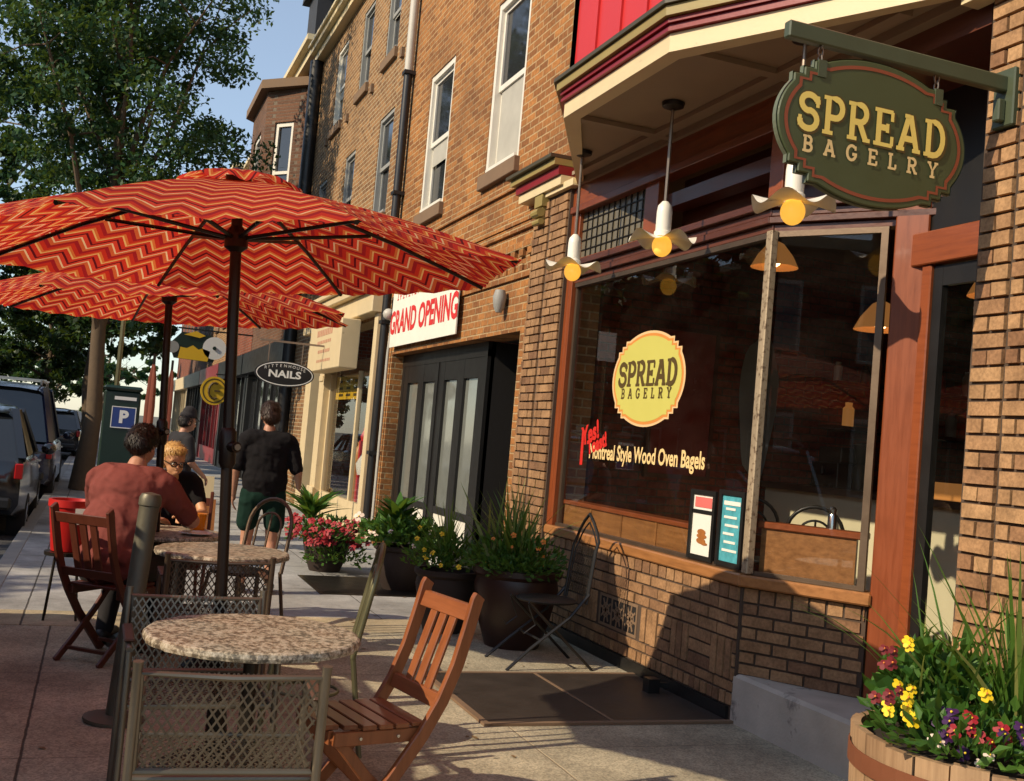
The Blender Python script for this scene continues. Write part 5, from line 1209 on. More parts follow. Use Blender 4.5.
# ------------------------------------------------------------------ wooden folding chairs
def folding_chair(w_, wh, label):
    t = thing('folding_chair', label, 'chair', (0, 0, 0), group='slatted wooden folding chairs')
    hw = .2
    def curve(pts, s, wd, th, name):
        b = MB(); n = len(pts); vs = []
        for i, (x, z) in enumerate(pts):
            xa, za = pts[max(i - 1, 0)]; xb, zb = pts[min(i + 1, n - 1)]; d = Vector((xb - xa, 0, zb - za)).normalized(); nn = Vector((d.z, 0, -d.x)) * wd / 2
            for sy in (-th / 2, th / 2):
                for q in (1, -1): vs.append((x + nn.x * q, s + sy, z + nn.z * q))
        fs = []
        for i in range(n - 1):
            a, c = 4 * i, 4 * i + 4; fs += [(a, a + 1, c + 1, c), (a + 2, c + 2, c + 3, a + 3), (a, c, c + 2, a + 2), (a + 1, a + 3, c + 3, c + 1)]
        fs += [(0, 2, 3, 1), (4 * n - 4, 4 * n - 3, 4 * n - 1, 4 * n - 2)]; b.add(vs, fs)
        return b.build(name, w_, t, local=True, bevel=.004)
    long_ = [(-.335, .92), (-.325, .905), (-.3, .8), (-.262, .66), (-.21, .53), (-.14, .41), (-.03, .26), (.1, .12), (.21, 0)]
    for s in (-1, 1): curve(long_, s * hw, .05, .026, 'back_post')
    for s in (-1, 1): curve([(.19, .42), (.06, .27), (-.1, .12), (-.24, 0)], s * (hw - .045), .042, .022, 'leg')
    b = MB(); b.bar((.12, -hw + .05, .08), (.12, hw - .05, .08), .03, .018); b.bar((-.16, -hw + .03, .07), (-.16, hw - .03, .07), .03, .018); b.each('stretcher', wh, t, local=True)
    def rail(z0, z1, name):
        b = MB(); xs = lambda z: -.2 - (z - .5) * .33
        b.add([(xs(z) + d, y, z) for z in (z0, z1) for d in (-.012, .012) for y in (-hw + .013, hw - .013)], [(0, 1, 3, 2), (4, 6, 7, 5), (0, 4, 5, 1), (2, 3, 7, 6), (0, 2, 6, 4), (1, 5, 7, 3)])
        b.build(name, wh, t, local=True, bevel=.003); return xs
    xs = rail(.82, .88, 'top_rail'); rail(.5, .552, 'lower_rail')
    for k in (-1, 0, 1): MB().add([(xs(z) + d, k * .075 + y, z) for z in (.548, .825) for d in (-.007, .007) for y in (-.025, .025)], [(0, 1, 3, 2), (4, 6, 7, 5), (0, 4, 5, 1), (2, 3, 7, 6), (0, 2, 6, 4), (1, 5, 7, 3)]).build('back_slat', w_, t, local=True, bevel=.003)
    b = MB()
    for k in range(6):
        x = -.16 + .066 * k; e = .0 if k < 4 else .02 * (k - 3)
        b.box(x, -hw + .015 + e, .436 + .003 * (k == 0), x + .056, hw - .015 - e, .454)
    b.build('seat', wh, t, local=True, bevel=.003)
    b = MB(); b.box(-.15, -hw + .018, .385, .2, -hw + .042, .434); b.box(-.15, hw - .042, .385, .2, hw - .018, .434); b.bar((.2, -hw + .05, .41), (.2, hw - .05, .41), .022, .05)
    fr = b.build('seat_frame', w_, t, local=True, bevel=.003)
    b = MB()
    for s in (-1, 1):
        for x in (-.05, .1): b.tube([(x, s * (hw - .018) * 1.0, .41), (x, s * (hw - .012), .41)], .006, 8)
    b.each('bolt', 'chrome', fr, local=True)
    return t
fc = folding_chair('chairwood', 'chairwoodh', 'warm red brown slatted wooden folding chair at the front right of the granite table'); fc.location = (1.04, 4.01, 0); fc.rotation_euler = (0, 0, math.radians(180 + 12))
fd_ = folding_chair('chairdark', 'chairdark', 'dark wooden folding chair under the seated man in the faded red shirt'); fd_.location = (.17, 7.02, 0); fd_.rotation_euler = (0, 0, math.radians(50))

# ------------------------------------------------------------------ hoop back metal chairs
def hoop_chair(metal):
    t = thing('hoop_chair', '', 'chair', (0, 0, 0), group='hoop backed metal cafe chairs')
    b = MB(); P = lambda w_, h_, x0: [(x0 - .0, -w_, .45)] + [(x0 - .1 * (z - .45) / .5, y, z) for y, z in [(-w_, .7)] + [(w_ * math.cos(a), .76 + h_ * math.sin(a)) for a in [PI - PI * i / 12 for i in range(13)]] + [(w_, .7)]] + [(x0, w_, .45)]
    b.tube(P(.2, .2, -.2), .014, 10); b.build('back_hoop', metal, t, local=True, smooth=True)
    b = MB(); b.tube(P(.11, .1, -.195), .009, 8); b.tube([(-.2, 0, .45), (-.28, 0, .86)], .008, 8); b.build('inner_hoop', metal, t, local=True, smooth=True)
    MB().lathe([(.0, .445), (.2, .445), (.205, .455), (.2, .468), (.0, .475)], (0, 0, 0), 28).build('seat', 'dkmetal', t, local=True, smooth=True)
    for s in (-1, 1):
        MB().tube([(-.2, s * .19, .46), (-.24, s * .2, .2), (-.27, s * .21, 0)], .013, 8).build('leg', metal, t, local=True, smooth=True); MB().tube([(.16, s * .13, .45), (.19, s * .17, .2), (.21, s * .19, 0)], .013, 8).build('leg', metal, t, local=True, smooth=True)
    MB().tube([(.15 * math.cos(2 * PI * i / 24), .15 * math.sin(2 * PI * i / 24), .25) for i in range(25)], .008, 6, cap=False).build('leg_ring', metal, t, local=True, smooth=True); return t
hc = hoop_chair('hoopmetal'); hc.location = (1.05, 5.2, 0); hc.rotation_euler = (0, 0, math.radians(168)); hc['label'] = 'olive metal hoop back chair seen edge on at the right of the nearest granite table'
hd = hoop_chair('steeldk'); hd.location = (1.02, 7.75, 0); hd.rotation_euler = (0, 0, math.radians(220)); hd['label'] = 'bronze hoop back chair beside the couple, near the standing man'
# two bentwood chairs inside the shop
for k, (x, y) in enumerate(((4.95, 7.35), (4.9, 6.5))):
    c = copy_tree(hc); c.location = (x + .15, y + .25, .285); c.rotation_euler = (0, 0, [.9, .95][k]); c['label'] = ['dark hoop back chair inside the shop beside the corner post', 'dark hoop back chair inside the shop behind the angled pane'][k]; c['group'] = 'dark chairs inside the shop'
    for ch in c.children:
        ch.data = ch.data.copy(); ch.data.materials[0] = M['blackpaint']
for k, (x, y, z) in enumerate(((W + .14, 6.17, 1.085), (3.99, 5.17, 1.18))):
    b = MB(); b.lathe([(.0, 0), (.028, 0), (.026, .07), (.02, .085)], (x, y, z), 12); b.lathe([(.022, .085), (.024, .11), (.012, .125), (0, .127)], (x, y, z), 12)
    tag(b.build('salt_shaker', 'chrome', None, smooth=True), ['shiny shaker on the ledge next to the framed food poster', 'shiny shaker on the ledge behind the angled pane'][k], 'shaker', 'shakers on the window ledge')

# ------------------------------------------------------------------ black wrought iron chair by the wall
t = thing('bistro_chair', 'black wrought iron bistro chair with pointed arched back against the low brick wall', 'chair', (3.03, 6.98, 0), math.radians(180))
arch = lambda w_, h0, h1, x0: [(x0, -w_, .45), (x0 - .04, -w_, h0)] + [(x0 - .06, y * w_, h0 + (h1 - h0) * f) for y, f in ((-.95, .25), (-.75, .5), (-.4, .78), (0, 1), (.4, .78), (.75, .5), (.95, .25))] + [(x0 - .04, w_, h0), (x0, w_, .45)]
b = MB(); b.tube(arch(.19, .82, 1.06, -.22), .011, 8); b.build('back_frame', 'blackpaint', t, local=True, smooth=True)
b = MB(); b.tube(arch(.155, .8, 1.0, -.222), .006, 6)
lattice(b, (-.222, -.15, .5), (0, .3, 0), (-.04, 0, .32), .03, .03, .0035, .002); b.build('back_mesh', 'blackpaint', t, local=True)
b = MB(); b.lathe([(.0, .44), (.21, .44), (.215, .452), (.2, .46), (.0, .462)], (0, 0, 0), 24); b.build('seat', 'blackpaint', t, local=True, smooth=True)
for s in (-1, 1):
    MB().tube([(-.23, s * .2, .52), (-.1, s * .2, .36), (.18, s * .2, .14), (.34, s * .21, 0)], .011, 6).build('leg', 'blackpaint', t, local=True, smooth=True)
    MB().tube([(.2, s * .17, .45), (-.02, s * .18, .25), (-.3, s * .2, 0)], .011, 6).build('leg', 'blackpaint', t, local=True, smooth=True)
b = MB(); b.tube([(.1, -.2, .2), (.1, .2, .2)], .008, 6)
for s in (-1, 1): b.tube([(.2, s * .17, .43), (.14, s * .17, .3), (.22, s * .17, .24), (.27, s * .17, .3), (.22, s * .17, .34)], .006, 6)
b.build('scroll_brace', 'blackpaint', t, local=True, smooth=True)

# ------------------------------------------------------------------ bollard, bin, hatches, doorstop, kiosk
t = thing('bollard', 'weathered grey green steel post with domed cap and flange, left of the tables', 'bollard', (.215, 5.62, 0)); t.rotation_euler = (0, math.radians(3.2), 0)
MB().lathe([(.048, 0), (.048, .6), (.05, .61), (.048, .62), (.048, 1.06)], (0, 0, 0), 18).build('post', 'bollard', t, local=True, smooth=True); MB().lathe([(.05, 1.045), (.054, 1.05), (.054, 1.085), (.045, 1.105), (.0, 1.115)], (0, 0, 0), 18).build('cap', 'bollard', t, local=True, smooth=True)
MB().lathe([(.0, 0), (.15, 0), (.15, .015), (.06, .03)], (0, 0, 0), 20).build('flange', 'bollard', t, local=True, smooth=True)
t = thing('stool', 'small dark stool under the red tub behind the seated man', 'stool', (-.12, 8.3, 0))
MB().lathe([(0, .45), (.15, .45), (.15, .475), (0, .48)], (0, 0, 0), 20).build('seat', 'dkmetal', t, local=True)
for k in range(4): c_, s_ = math.cos(PI / 4 + PI / 2 * k), math.sin(PI / 4 + PI / 2 * k); MB().tube([(.1 * c_, .1 * s_, .45), (.15 * c_, .15 * s_, 0)], .01, 6).build('leg', 'dkmetal', t, local=True)
t = thing('tub', 'red plastic tub with white label standing behind the seated man', 'tub', (-.12, 8.3, .481))
MB().lathe([(0, 0), (.11, 0), (.145, .3), (.155, .31), (.155, .36), (.135, .36), (.12, .3)], (0, 0, 0), 20, cap=False).build('body', 'redplastic', t, local=True, smooth=True); MB().box(.03, -.152, .2, .12, -.135, .31).build('label', 'paper', t, local=True)
b = MB(); b.box(2.1, 5.47, .001, 3.58, 6.63, .012); t = thing('cellar_hatch', 'dark steel cellar hatch set in the pavement below the shop window', 'hatch', (2.85, 6.05, 0)); b.build('plate', 'plate', t)
b = MB(); b.box(2.06, 5.43, .001, 2.098, 6.67, .016); b.box(2.1, 5.43, .001, 3.6, 5.468, .016); b.box(2.1, 6.632, .001, 3.6, 6.67, .016); b.box(2.83, 5.47, .013, 2.85, 6.63, .016); b.build('rim', 'stone', t)
b = MB(); b.box(3.4, 6.1, .012, 3.48, 6.18, .1); b.bar((3.44, 6.14, .06), (3.55, 6.12, .06), .03, .03); tag(b.build('door_stop', 'blackpaint', None), 'small black block standing on the cellar hatch by the wall', 'block')
t = thing('pavement_grate', 'dark iron pavement grate in front of the potted plants', 'grate', (2.5, 10.4, 0)); b = MB(); b.box(2.02, 9.8, .001, 2.06, 11.0, .006); b.box(2.98, 9.8, .001, 3.02, 11.0, .006); b.box(2.06, 9.8, .001, 2.98, 9.84, .006); b.box(2.06, 10.96, .001, 2.98, 11.0, .006)
b.build('frame', 'dkmetal', t); b = MB()
for k in range(16): b.box(2.06, 9.86 + .07 * k, .001, 2.98, 9.9 + .07 * k, .0055)
b.build('bars', 'dkmetal', t); MB().box(2.06, 9.84, .0005, 2.98, 10.96, .003).build('pit_shade_sheet', 'darkroom', t)  # flat dark sheet paints the shade of a pit below the bars
t = thing('parking_kiosk', 'dark green parking pay station with blue P sign', 'pay station', (.24, 14, 0))
MB().box(.03, 13.85, 0, .45, 14.25, 1.74).build('cabinet', 'kiosk', t, bevel=.02); MB().box(.01, 13.82, 1.74, .47, 14.28, 1.8).build('hood', 'kiosk', t, bevel=.03)
MB().box(.14, 13.84, 1.3, .4, 13.849, 1.54).build('blue_panel', 'blue', t); b = MB(); place(b, text_mesh('P', .2, .01), facing((.27, 13.838, 1.42), 0))
for (xa, xb, za, zb) in ((.13, .41, 1.29, 1.3), (.13, .41, 1.54, 1.55), (.13, .14, 1.3, 1.54), (.4, .41, 1.3, 1.54)): b.box(xa, 13.838, za, xb, 13.85, zb)
b.build('white_letter', 'signwhite', t); MB().box(.15, 13.84, 1.63, .4, 13.849, 1.67).build('ticket_slot', 'signwhite', t)
t = thing('sign_post', 'thin pale street sign pole behind the green pay station', 'pole', (.2, 15, 0)); MB().tube([(.17, 15, 0), (.17, 15, 3.4)], .03, 8).build('pole', 'hoopmetal', t, smooth=True); MB().box(.02, 14.955, 2.9, .32, 14.965, 3.35).build('sign_plate', 'signwhite', t)
t = thing('sandwich_board', 'cream sandwich board with small pictures standing on the far pavement', 'sign', (1.3, 14, 0))
b = MB(); b.add([(.92, 13.85, 0), (1.42, 13.85, 0), (1.42, 14, .78), (.92, 14, .78), (.92, 14.15, 0), (1.42, 14.15, 0)], [(0, 1, 2, 3), (5, 4, 3, 2)]); b.build('panel', 'cream', t)
b = MB(); b.add([(1.16, 13.88, .12), (1.3, 13.88, .12), (1.3, 13.925, .35), (1.16, 13.925, .35)], [(0, 1, 2, 3)]); b.add([(1.34, 13.86, .1), (1.46, 13.86, .1), (1.46, 13.945, .5), (1.34, 13.945, .5)], [(0, 1, 2, 3)]); b.each('picture', 'burger', t)
# far hanging signs
t = thing('colourful_shop_sign', 'colourful painted hanging sign with yellow shapes and a white ring far down the street', 'sign', (2.2, 29.5, 3.3))
c = (2.15, 29.5, 3.25)
b = MB(); b.prism([(-.5, -.25), (.5, -.28), (.62, .1), (.4, .42), (-.35, .45), (-.65, .1)], -.03, .03, facing(c, 0)); bd = b.build('board', 'kiosk', t)
MB().prism(el(.3, .3, 24), -.01, .01, facing((c[0] + .5, c[1], c[2] + .1), .06)).build('white_ring', 'signwhite', t); MB().prism(el(.05, .05, 12), -.01, .01, facing((c[0] + .5, c[1], c[2] + .1), .09)).build('ring_hub', 'kiosk', t)
b = MB(); b.prism([(-.4, -.25), (.35, -.27), (.4, .0), (.2, .06), (.1, .02), (-.05, .12), (-.2, .03), (-.36, .05)], -.01, .01, facing(c, .06)); b.prism([(-.3, .38), (.0, .5), (.25, .4), (.1, .33), (-.1, .36)], -.01, .01, facing(c, .06)); b.build('yellow_shape', 'yellow', t)
b = MB(); b.prism(el(.16, .16, 14), -.01, .01, facing((c[0] - .55, c[1], c[2] + .03), .06)); b.build('pale_shape', 'grey', t)
b = MB(); b.bar((1.7, 29.5, 3.8), (W, 29.5, 3.8), .04, .04); b.bar((1.8, 29.5, 3.6), (1.8, 29.5, 3.8), .02, .02); b.bar((2.5, 29.5, 3.6), (2.5, 29.5, 3.8), .02, .02); b.build('hanger', 'blackpaint', t)
t = thing('round_shop_sign', 'round yellow hanging sign with dark emblem below the colourful sign', 'sign', (2.62, 28, 2.2))
MB().prism(el(.34, .36, 30), -.02, .02, facing((2.62, 28, 2.2), 0)).build('disc', 'yellow', t)
b = MB(); e1, e2 = el(.29, .31, 30), el(.26, .28, 30); n = 30; b.add([facing((2.62, 28, 2.2), .024) @ Vector((x, y, 0)) for x, y in e1 + e2], [(i, (i + 1) % n, n + (i + 1) % n, n + i) for i in range(n)]); b.tube([facing((2.62, 28, 2.2), .03) @ Vector((x * .14, y * .2, 0)) for x, y in arc(0, 0, 1, 1, 60, 300)], .03, 6); b.bar((2.62, 27.97, 2.2), (2.76, 27.97, 2.2), .04, .04); b.build('dark_emblem', 'decaldark', t)
MB().bar((2.62, 28, 2.62), (W, 28, 2.62), .03, .03).build('hanger', 'blackpaint', t)
# table things
tag(MB().lathe([(.0, 0), (.05, 0), (.062, .11), (.0, .11)], (.7, 7.7, .736), 16).build('juice_glass', 'juice', None, smooth=True), 'glass of orange juice on the couple\'s table', 'glass')
tag(MB().lathe([(.0, 0), (.06, 0), (.11, .015), (.105, .018), (.05, .006), (0, .006)], (.66, 7.33, .737), 24).build('plate', 'china', None, smooth=True), 'white plate on the couple\'s table', 'plate')

# ------------------------------------------------------------------ people
def blob(prims, voxel, smooth, name, mat, parent, fold=0, strands=0):
    b = MB()
    for p in prims:
        if p[0] == 'c':
            _, a, ra, c, rc = p; a = Vector(a); c = Vector(c); L = (c - a).length; n = 3
            b.tube([a.lerp(c, i / n) for i in range(n + 1)], [ra + (rc - ra) * i / n for i in range(n + 1)], 12); b.ball(a, ra, 12, 8); b.ball(c, rc, 12, 8)
        else:
            _, c, r = p[:3]; q = MB(); q.ball((0, 0, 0), r, 18, 12)
            m = Matrix.Translation(c)
            if len(p) > 3: m = m @ Matrix.Rotation(p[3], 4, p[4])
            b.add([m @ Vector(v) for v in q.v], q.f)
    o = b.build(name, mat, parent, local=True)
    m = o.modifiers.new('r', 'REMESH'); m.mode = 'VOXEL'; m.voxel_size = voxel
    s = o.modifiers.new('s', 'SMOOTH'); s.factor = .5; s.iterations = smooth
    if fold:
        for sc_, st_ in ((.16, fold), (.05, fold * .35)):
            tx = bpy.data.textures.new('folds', 'CLOUDS'); tx.noise_scale = sc_; tx.noise_depth = 2; tx.contrast = 1.6
            d_ = o.modifiers.new('d', 'DISPLACE'); d_.texture = tx; d_.strength = st_; d_.mid_level = .5; d_.texture_coords = 'LOCAL'
    dg = bpy.context.evaluated_depsgraph_get(); dg.update()
    me = bpy.data.meshes.new_from_object(o.evaluated_get(dg)); old = o.data; o.modifiers.clear(); o.data = me; bpy.data.meshes.remove(old)
    me.name = name; me.shade_smooth()
    if not me.materials: me.materials.append(M[mat])
    if strands:
        RR = random.Random(len(me.vertices)); vs = [tuple(v.co) for v in me.vertices]; fs = [tuple(p.vertices) for p in me.polygons]; nv = len(vs)
        for _ in range(strands):
            v = me.vertices[RR.randrange(nv)]; n = v.normal; g = Vector((RR.gauss(0, .5), RR.gauss(0, .5), -1)); g = (g - n * g.dot(n)); g = g.normalized() if g.length > .01 else Vector((1, 0, 0))
            L = RR.uniform(.02, .045); s_ = n.cross(g) * RR.uniform(.001, .0026); p = v.co - n * .002; q = p + g * L * .5 + n * L * .28; e = p + g * L + n * L * RR.uniform(.1, .35); k = len(vs)
            vs += [tuple(p - s_), tuple(p + s_), tuple(q + s_), tuple(q - s_), tuple(e)]; fs += [(k, k + 1, k + 2, k + 3), (k + 3, k + 2, k + 4)]
        m2 = bpy.data.meshes.new(name); m2.from_pydata(vs, [], fs); m2.materials.append(M[mat]); m2.shade_smooth(); o.data = m2
    return o
def V3(*a): return Vector(a)
def hand(wrist, fwd, side, thumb_dir, curl=.5):
    """palm, four fingers and thumb as capsules; fwd finger direction, side across the palm, curl bends fingers towards fwd x side"""
    w, f, s = Vector(wrist), Vector(fwd).normalized(), Vector(side).normalized(); dn = f.cross(s)
    if thumb_dir < 0: s = -s
    P = [('c', w, .024, w + f * .04, .028)]
    for k, (o, l) in enumerate(((-.028, .07), (-.01, .08), (.009, .075), (.026, .058))):
        a = w + f * .045 - s * o * .9; k1 = a + f * .045; k2 = k1 + (f * math.cos(curl) + dn * math.sin(curl)) * l * .55; k3 = k2 + (f * math.cos(2 * curl) + dn * math.sin(2 * curl)) * l * .5
        P += [('c', a, .012, k1, .0105), ('c', k1, .0102, k2, .009), ('c', k2, .009, k3, .0078)]
    tb = w + f * .02 + s * .026; t1 = tb + (s * .75 + f * .6).normalized() * .035; t2 = t1 + (f * .9 + s * .15 + dn * .3).normalized() * .03
    return P + [('c', tb, .013, t1, .011), ('c', t1, .011, t2, .009)]
def head(c, yaw, pitch, s=1.0):
    """returns transform for a head looking along +Y then turned"""
    return Matrix.Translation(c) @ Matrix.Rotation(yaw, 4, 'Z') @ Matrix.Rotation(pitch, 4, 'X') @ Matrix.Scale(s, 4)
def xf(prims, m):
    out = []
    for p in prims:
        if p[0] == 'c': out.append(('c', m @ Vector(p[1]), p[2], m @ Vector(p[3]), p[4]))
        else: out.append(('e', m @ Vector(p[1]), p[2]))
    return out
HEADP = [('c', (0, -.02, .03), .082, (0, .015, .035), .078), ('e', (0, -.01, .04), (.078, .096, .095)), ('c', (0, .035, -.03), .052, (0, .05, -.07), .036), ('e', (0, .06, -.02), (.058, .035, .06)),
         ('c', (0, .09, .02), .009, (0, .112, -.018), .0135), ('e', (0, .098, -.055), (.024, .012, .008)), ('e', (0, .095, -.068), (.022, .012, .008)), ('e', (.079, -.01, -.005), (.012, .02, .032)), ('e', (-.079, -.01, -.005), (.012, .02, .032)), ('c', (-.045, .078, .032), .013, (.045, .078, .032), .013)]
def face(m, parent, hairmat, hair, eyes=True, glasses=False):
    if eyes:
        for s in (-1, 1):
            b = MB(); b.ball(tuple(m @ Vector((s * .032, .086, .012))), .011, 10, 6); b.build('eye', 'paper', parent, local=True, smooth=True)
            b = MB(); b.ball(tuple(m @ Vector((s * .032, .0945, .012))), .0055, 8, 6); b.build('iris', 'hairbr', parent, local=True, smooth=True)
    blob(xf(hair, m), .008, 2, 'hair', hairmat, parent, strands=700 if glasses else 2600, fold=.004 if glasses else .022)
    if glasses:
        b = MB()
        for s in (-1, 1):
            b.tube([m @ Vector((s * .033 + .024 * math.cos(a), .104, .01 + .018 * math.sin(a))) for a in [2 * PI * i / 14 for i in range(15)]], .004, 6, cap=False); b.bar(m @ Vector((s * .058, .104, .014)), m @ Vector((s * .083, .0, .012)), .005, .005)
        b.bar(m @ Vector((-.01, .105, .014)), m @ Vector((.01, .105, .014)), .005, .005); b.build('glasses', 'blackpaint', parent, local=True)
SHORT = [('e', (0, -.02, .062), (.09, .1, .088)), ('e', (0, -.055, .02), (.086, .07, .085)), ('e', (0, .05, .105), (.068, .045, .035)), ('c', (-.07, -.03, .0), .02, (-.072, -.01, .05), .02), ('c', (.07, -.03, .0), .02, (.072, -.01, .05), .02)]

# seated man in the faded red shirt (faces +Y locally)
t = thing('person', 'man in faded red short sleeved shirt seated with his back to the camera', 'person', (.16, 7.07, 0), math.radians(-26))
SH = .205
legs = []
for s in (-1, 1): legs += [('c', (s * .1, .0, .53), .095, (s * .15, .42, .52), .065), ('c', (s * .15, .42, .52), .062, (s * .17, .36, .1), .042)]
torso = [('e', (0, -.02, .56), (.18, .13, .12)), ('c', (0, -.02, .6), .16, (0, .05, .84), .165), ('e', (0, .04, .78), (.215, .15, .21)), ('e', (0, .11, .98), (.225, .145, .17)), ('c', (-.15, .16, 1.075), .08, (.15, .16, 1.075), .08), ('c', (0, .17, 1.07), .08, (0, .22, 1.17), .06)]
hm = head((0, .26, 1.28), -.1, -.28, 1.02)
arms = []
EL = {-1: (-.31, .36, .84), 1: (.33, .38, .83)}; WR = {-1: (-.08, .66, .79), 1: (.17, .7, .79)}
for s in (-1, 1):
    arms += [('c', (s * SH, .16, 1.05), .068, EL[s], .05), ('c', EL[s], .046, WR[s], .03)] + hand(WR[s], Vector(WR[s]) - Vector(EL[s]) + V3(0, .05, .06), (1, 0, 0), -s, .5)
feet = [('c', (s * .17, .34, .06), .04, (s * .19, .52, .035), .036) for s in (-1, 1)]
body = blob(torso + legs + arms + xf(HEADP, hm) + feet, .0075, 3, 'body', 'skin', t)
grow = lambda P, d: [(p[0], p[1], p[2] + d, p[3], p[4] + d) if p[0] == 'c' else (p[0], p[1], tuple(r + d for r in p[2])) for p in P]
sl = [('c', (s * SH, .16, 1.05), .095, Vector((s * SH, .16, 1.05)).lerp(Vector(EL[s]), .85), .066) for s in (-1, 1)]
blob(grow(torso[:5], .02) + sl + [('e', (0, -.05, .62), (.2, .15, .1))], .011, 4, 'shirt', 'shirtred', body, fold=.014)
blob(grow(legs, .016) + [('e', (0, -.01, .54), (.2, .15, .115))], .012, 3, 'trousers', 'jeans', body)
for s in (-1, 1): blob([('c', (s * .17, .33, .055), .05, (s * .19, .54, .042), .045)], .01, 2, 'shoe', 'shoe', body)
face(hm, body, 'hairdk', SHORT)
b = MB(); d = (Vector(WR[1]) - Vector(EL[1])).normalized(); p = Vector(WR[1]) - d * .03; x = d.orthogonal().normalized(); y = d.cross(x)
b.tube([p + (x * math.cos(a) + y * math.sin(a)) * .034 for a in [2 * PI * i / 14 for i in range(15)]], .008, 6, cap=False); b.build('watch', 'blackpaint', body, local=True)

# seated woman with glasses facing the man
t = thing('person', 'blond woman in dark glasses seated across the table, looking down', 'person', (.57, 8.58, 0), math.radians(172))
torso = [('e', (0, -.02, .56), (.17, .13, .12)), ('c', (0, -.02, .6), .12, (0, .05, .82), .12), ('e', (0, .08, .93), (.165, .11, .15)), ('c', (-.13, .11, 1.02), .055, (.13, .11, 1.02), .055), ('c', (0, .12, 1.0), .055, (0, .2, 1.06), .047)]
legs = []
for s in (-1, 1): legs += [('c', (s * .09, .0, .53), .085, (s * .12, .4, .52), .06), ('c', (s * .12, .4, .52), .055, (s * .13, .36, .1), .038)]
hm = head((0, .26, 1.16), .5, -.26, .98)
EL = {-1: (-.25, .26, .8), 1: (.25, .26, .8)}; WR = {-1: (-.12, .5, .78), 1: (.1, .5, .78)}; arms = []
for s in (-1, 1): arms += [('c', (s * .165, .11, 1.0), .045, EL[s], .036), ('c', EL[s], .035, WR[s], .024)] + hand(WR[s], V3(0, .1, .01), (1, 0, 0), -s, .4)
body = blob(torso + legs + arms + xf(HEADP, hm) + [('c', (s * .13, .34, .06), .036, (s * .14, .5, .035), .032) for s in (-1, 1)], .0075, 3, 'body', 'skinw', t)
blob(grow(torso[:4], .018) + [('c', (s * .165, .11, 1.0), .064, Vector((s * .165, .11, 1.0)).lerp(Vector(EL[s]), .6), .052) for s in (-1, 1)], .012, 3, 'blouse', 'shirtblk', body)
blob(grow(legs, .014) + [('e', (0, -.01, .54), (.185, .14, .11))], .012, 3, 'trousers', 'jeans', body)
for s in (-1, 1): blob([('c', (s * .13, .33, .05), .045, (s * .14, .52, .04), .04)], .01, 2, 'shoe', 'shoe', body)
face(hm, body, 'hairbl', SHORT + [('e', (0, -.1, .02), (.05, .045, .07))], glasses=True)
ch = dup(fd_, (.64, 8.45, 0), math.radians(262), 'dark wooden folding chair under the blond woman')

# standing man in black
t = thing('person', 'man in black shirt and dark green shorts standing with his back turned', 'person', (1.42, 9.75, 0), math.radians(-6))
torso = [('e', (0, 0, .97), (.17, .12, .13)), ('c', (0, 0, 1.0), .13, (0, .01, 1.2), .135), ('e', (0, 0, 1.3), (.19, .115, .19)), ('c', (-.155, -.01, 1.43), .065, (.155, -.01, 1.43), .065), ('c', (0, 0, 1.42), .065, (0, .015, 1.54), .055)]
legs = []
for s in (-1, 1): legs += [('c', (s * .095, 0, .93), .09, (s * .115, .02, .5), .056), ('c', (s * .115, .02, .5), .052, (s * .125, -.01, .3), .055), ('c', (s * .125, -.01, .3), .053, (s * .125, 0, .09), .036)]
hm = head((0, .03, 1.65), .15, -.12, 1.0)
EL = {-1: (-.27, -.02, 1.14), 1: (.3, -.03, 1.15)}; WR = {-1: (-.27, .08, .9), 1: (.33, .2, 1.02)}; arms = []
for s in (-1, 1): arms += [('c', (s * .2, 0, 1.42), .055, EL[s], .042), ('c', EL[s], .042, WR[s], .028)] + hand(WR[s], Vector(WR[s]) - Vector(EL[s]), (0, 1, 0), 1, .35)
feet = [('c', (s * .125, -.03, .05), .04, (s * .15, .17, .035), .036) for s in (-1, 1)]
body = blob(torso + legs + arms + xf(HEADP, hm) + feet, .0075, 3, 'body', 'skin', t)
blob(grow(torso[:4], .032) + [('e', (0, -.005, 1.05), (.215, .165, .22)), ('e', (0, -.01, 1.2), (.205, .15, .2))] + [('c', (s * .2, 0, 1.42), .08, Vector((s * .2, 0, 1.42)).lerp(Vector(EL[s]), .85), .068) for s in (-1, 1)], .011, 4, 'shirt', 'shirtblk', body, fold=.016)
blob([('e', (0, 0, .93), (.195, .145, .14))] + [('c', (s * .1, 0, .92), .115, (s * .125, .01, .66), .1) for s in (-1, 1)], .012, 3, 'shorts', 'shortgrn', body)
for s in (-1, 1): blob([('c', (s * .125, -.04, .05), .05, (s * .15, .19, .042), .046)], .01, 2, 'shoe', 'shoe', body)
face(hm, body, 'hairbr', SHORT); t.scale = (.945, .945, .945)

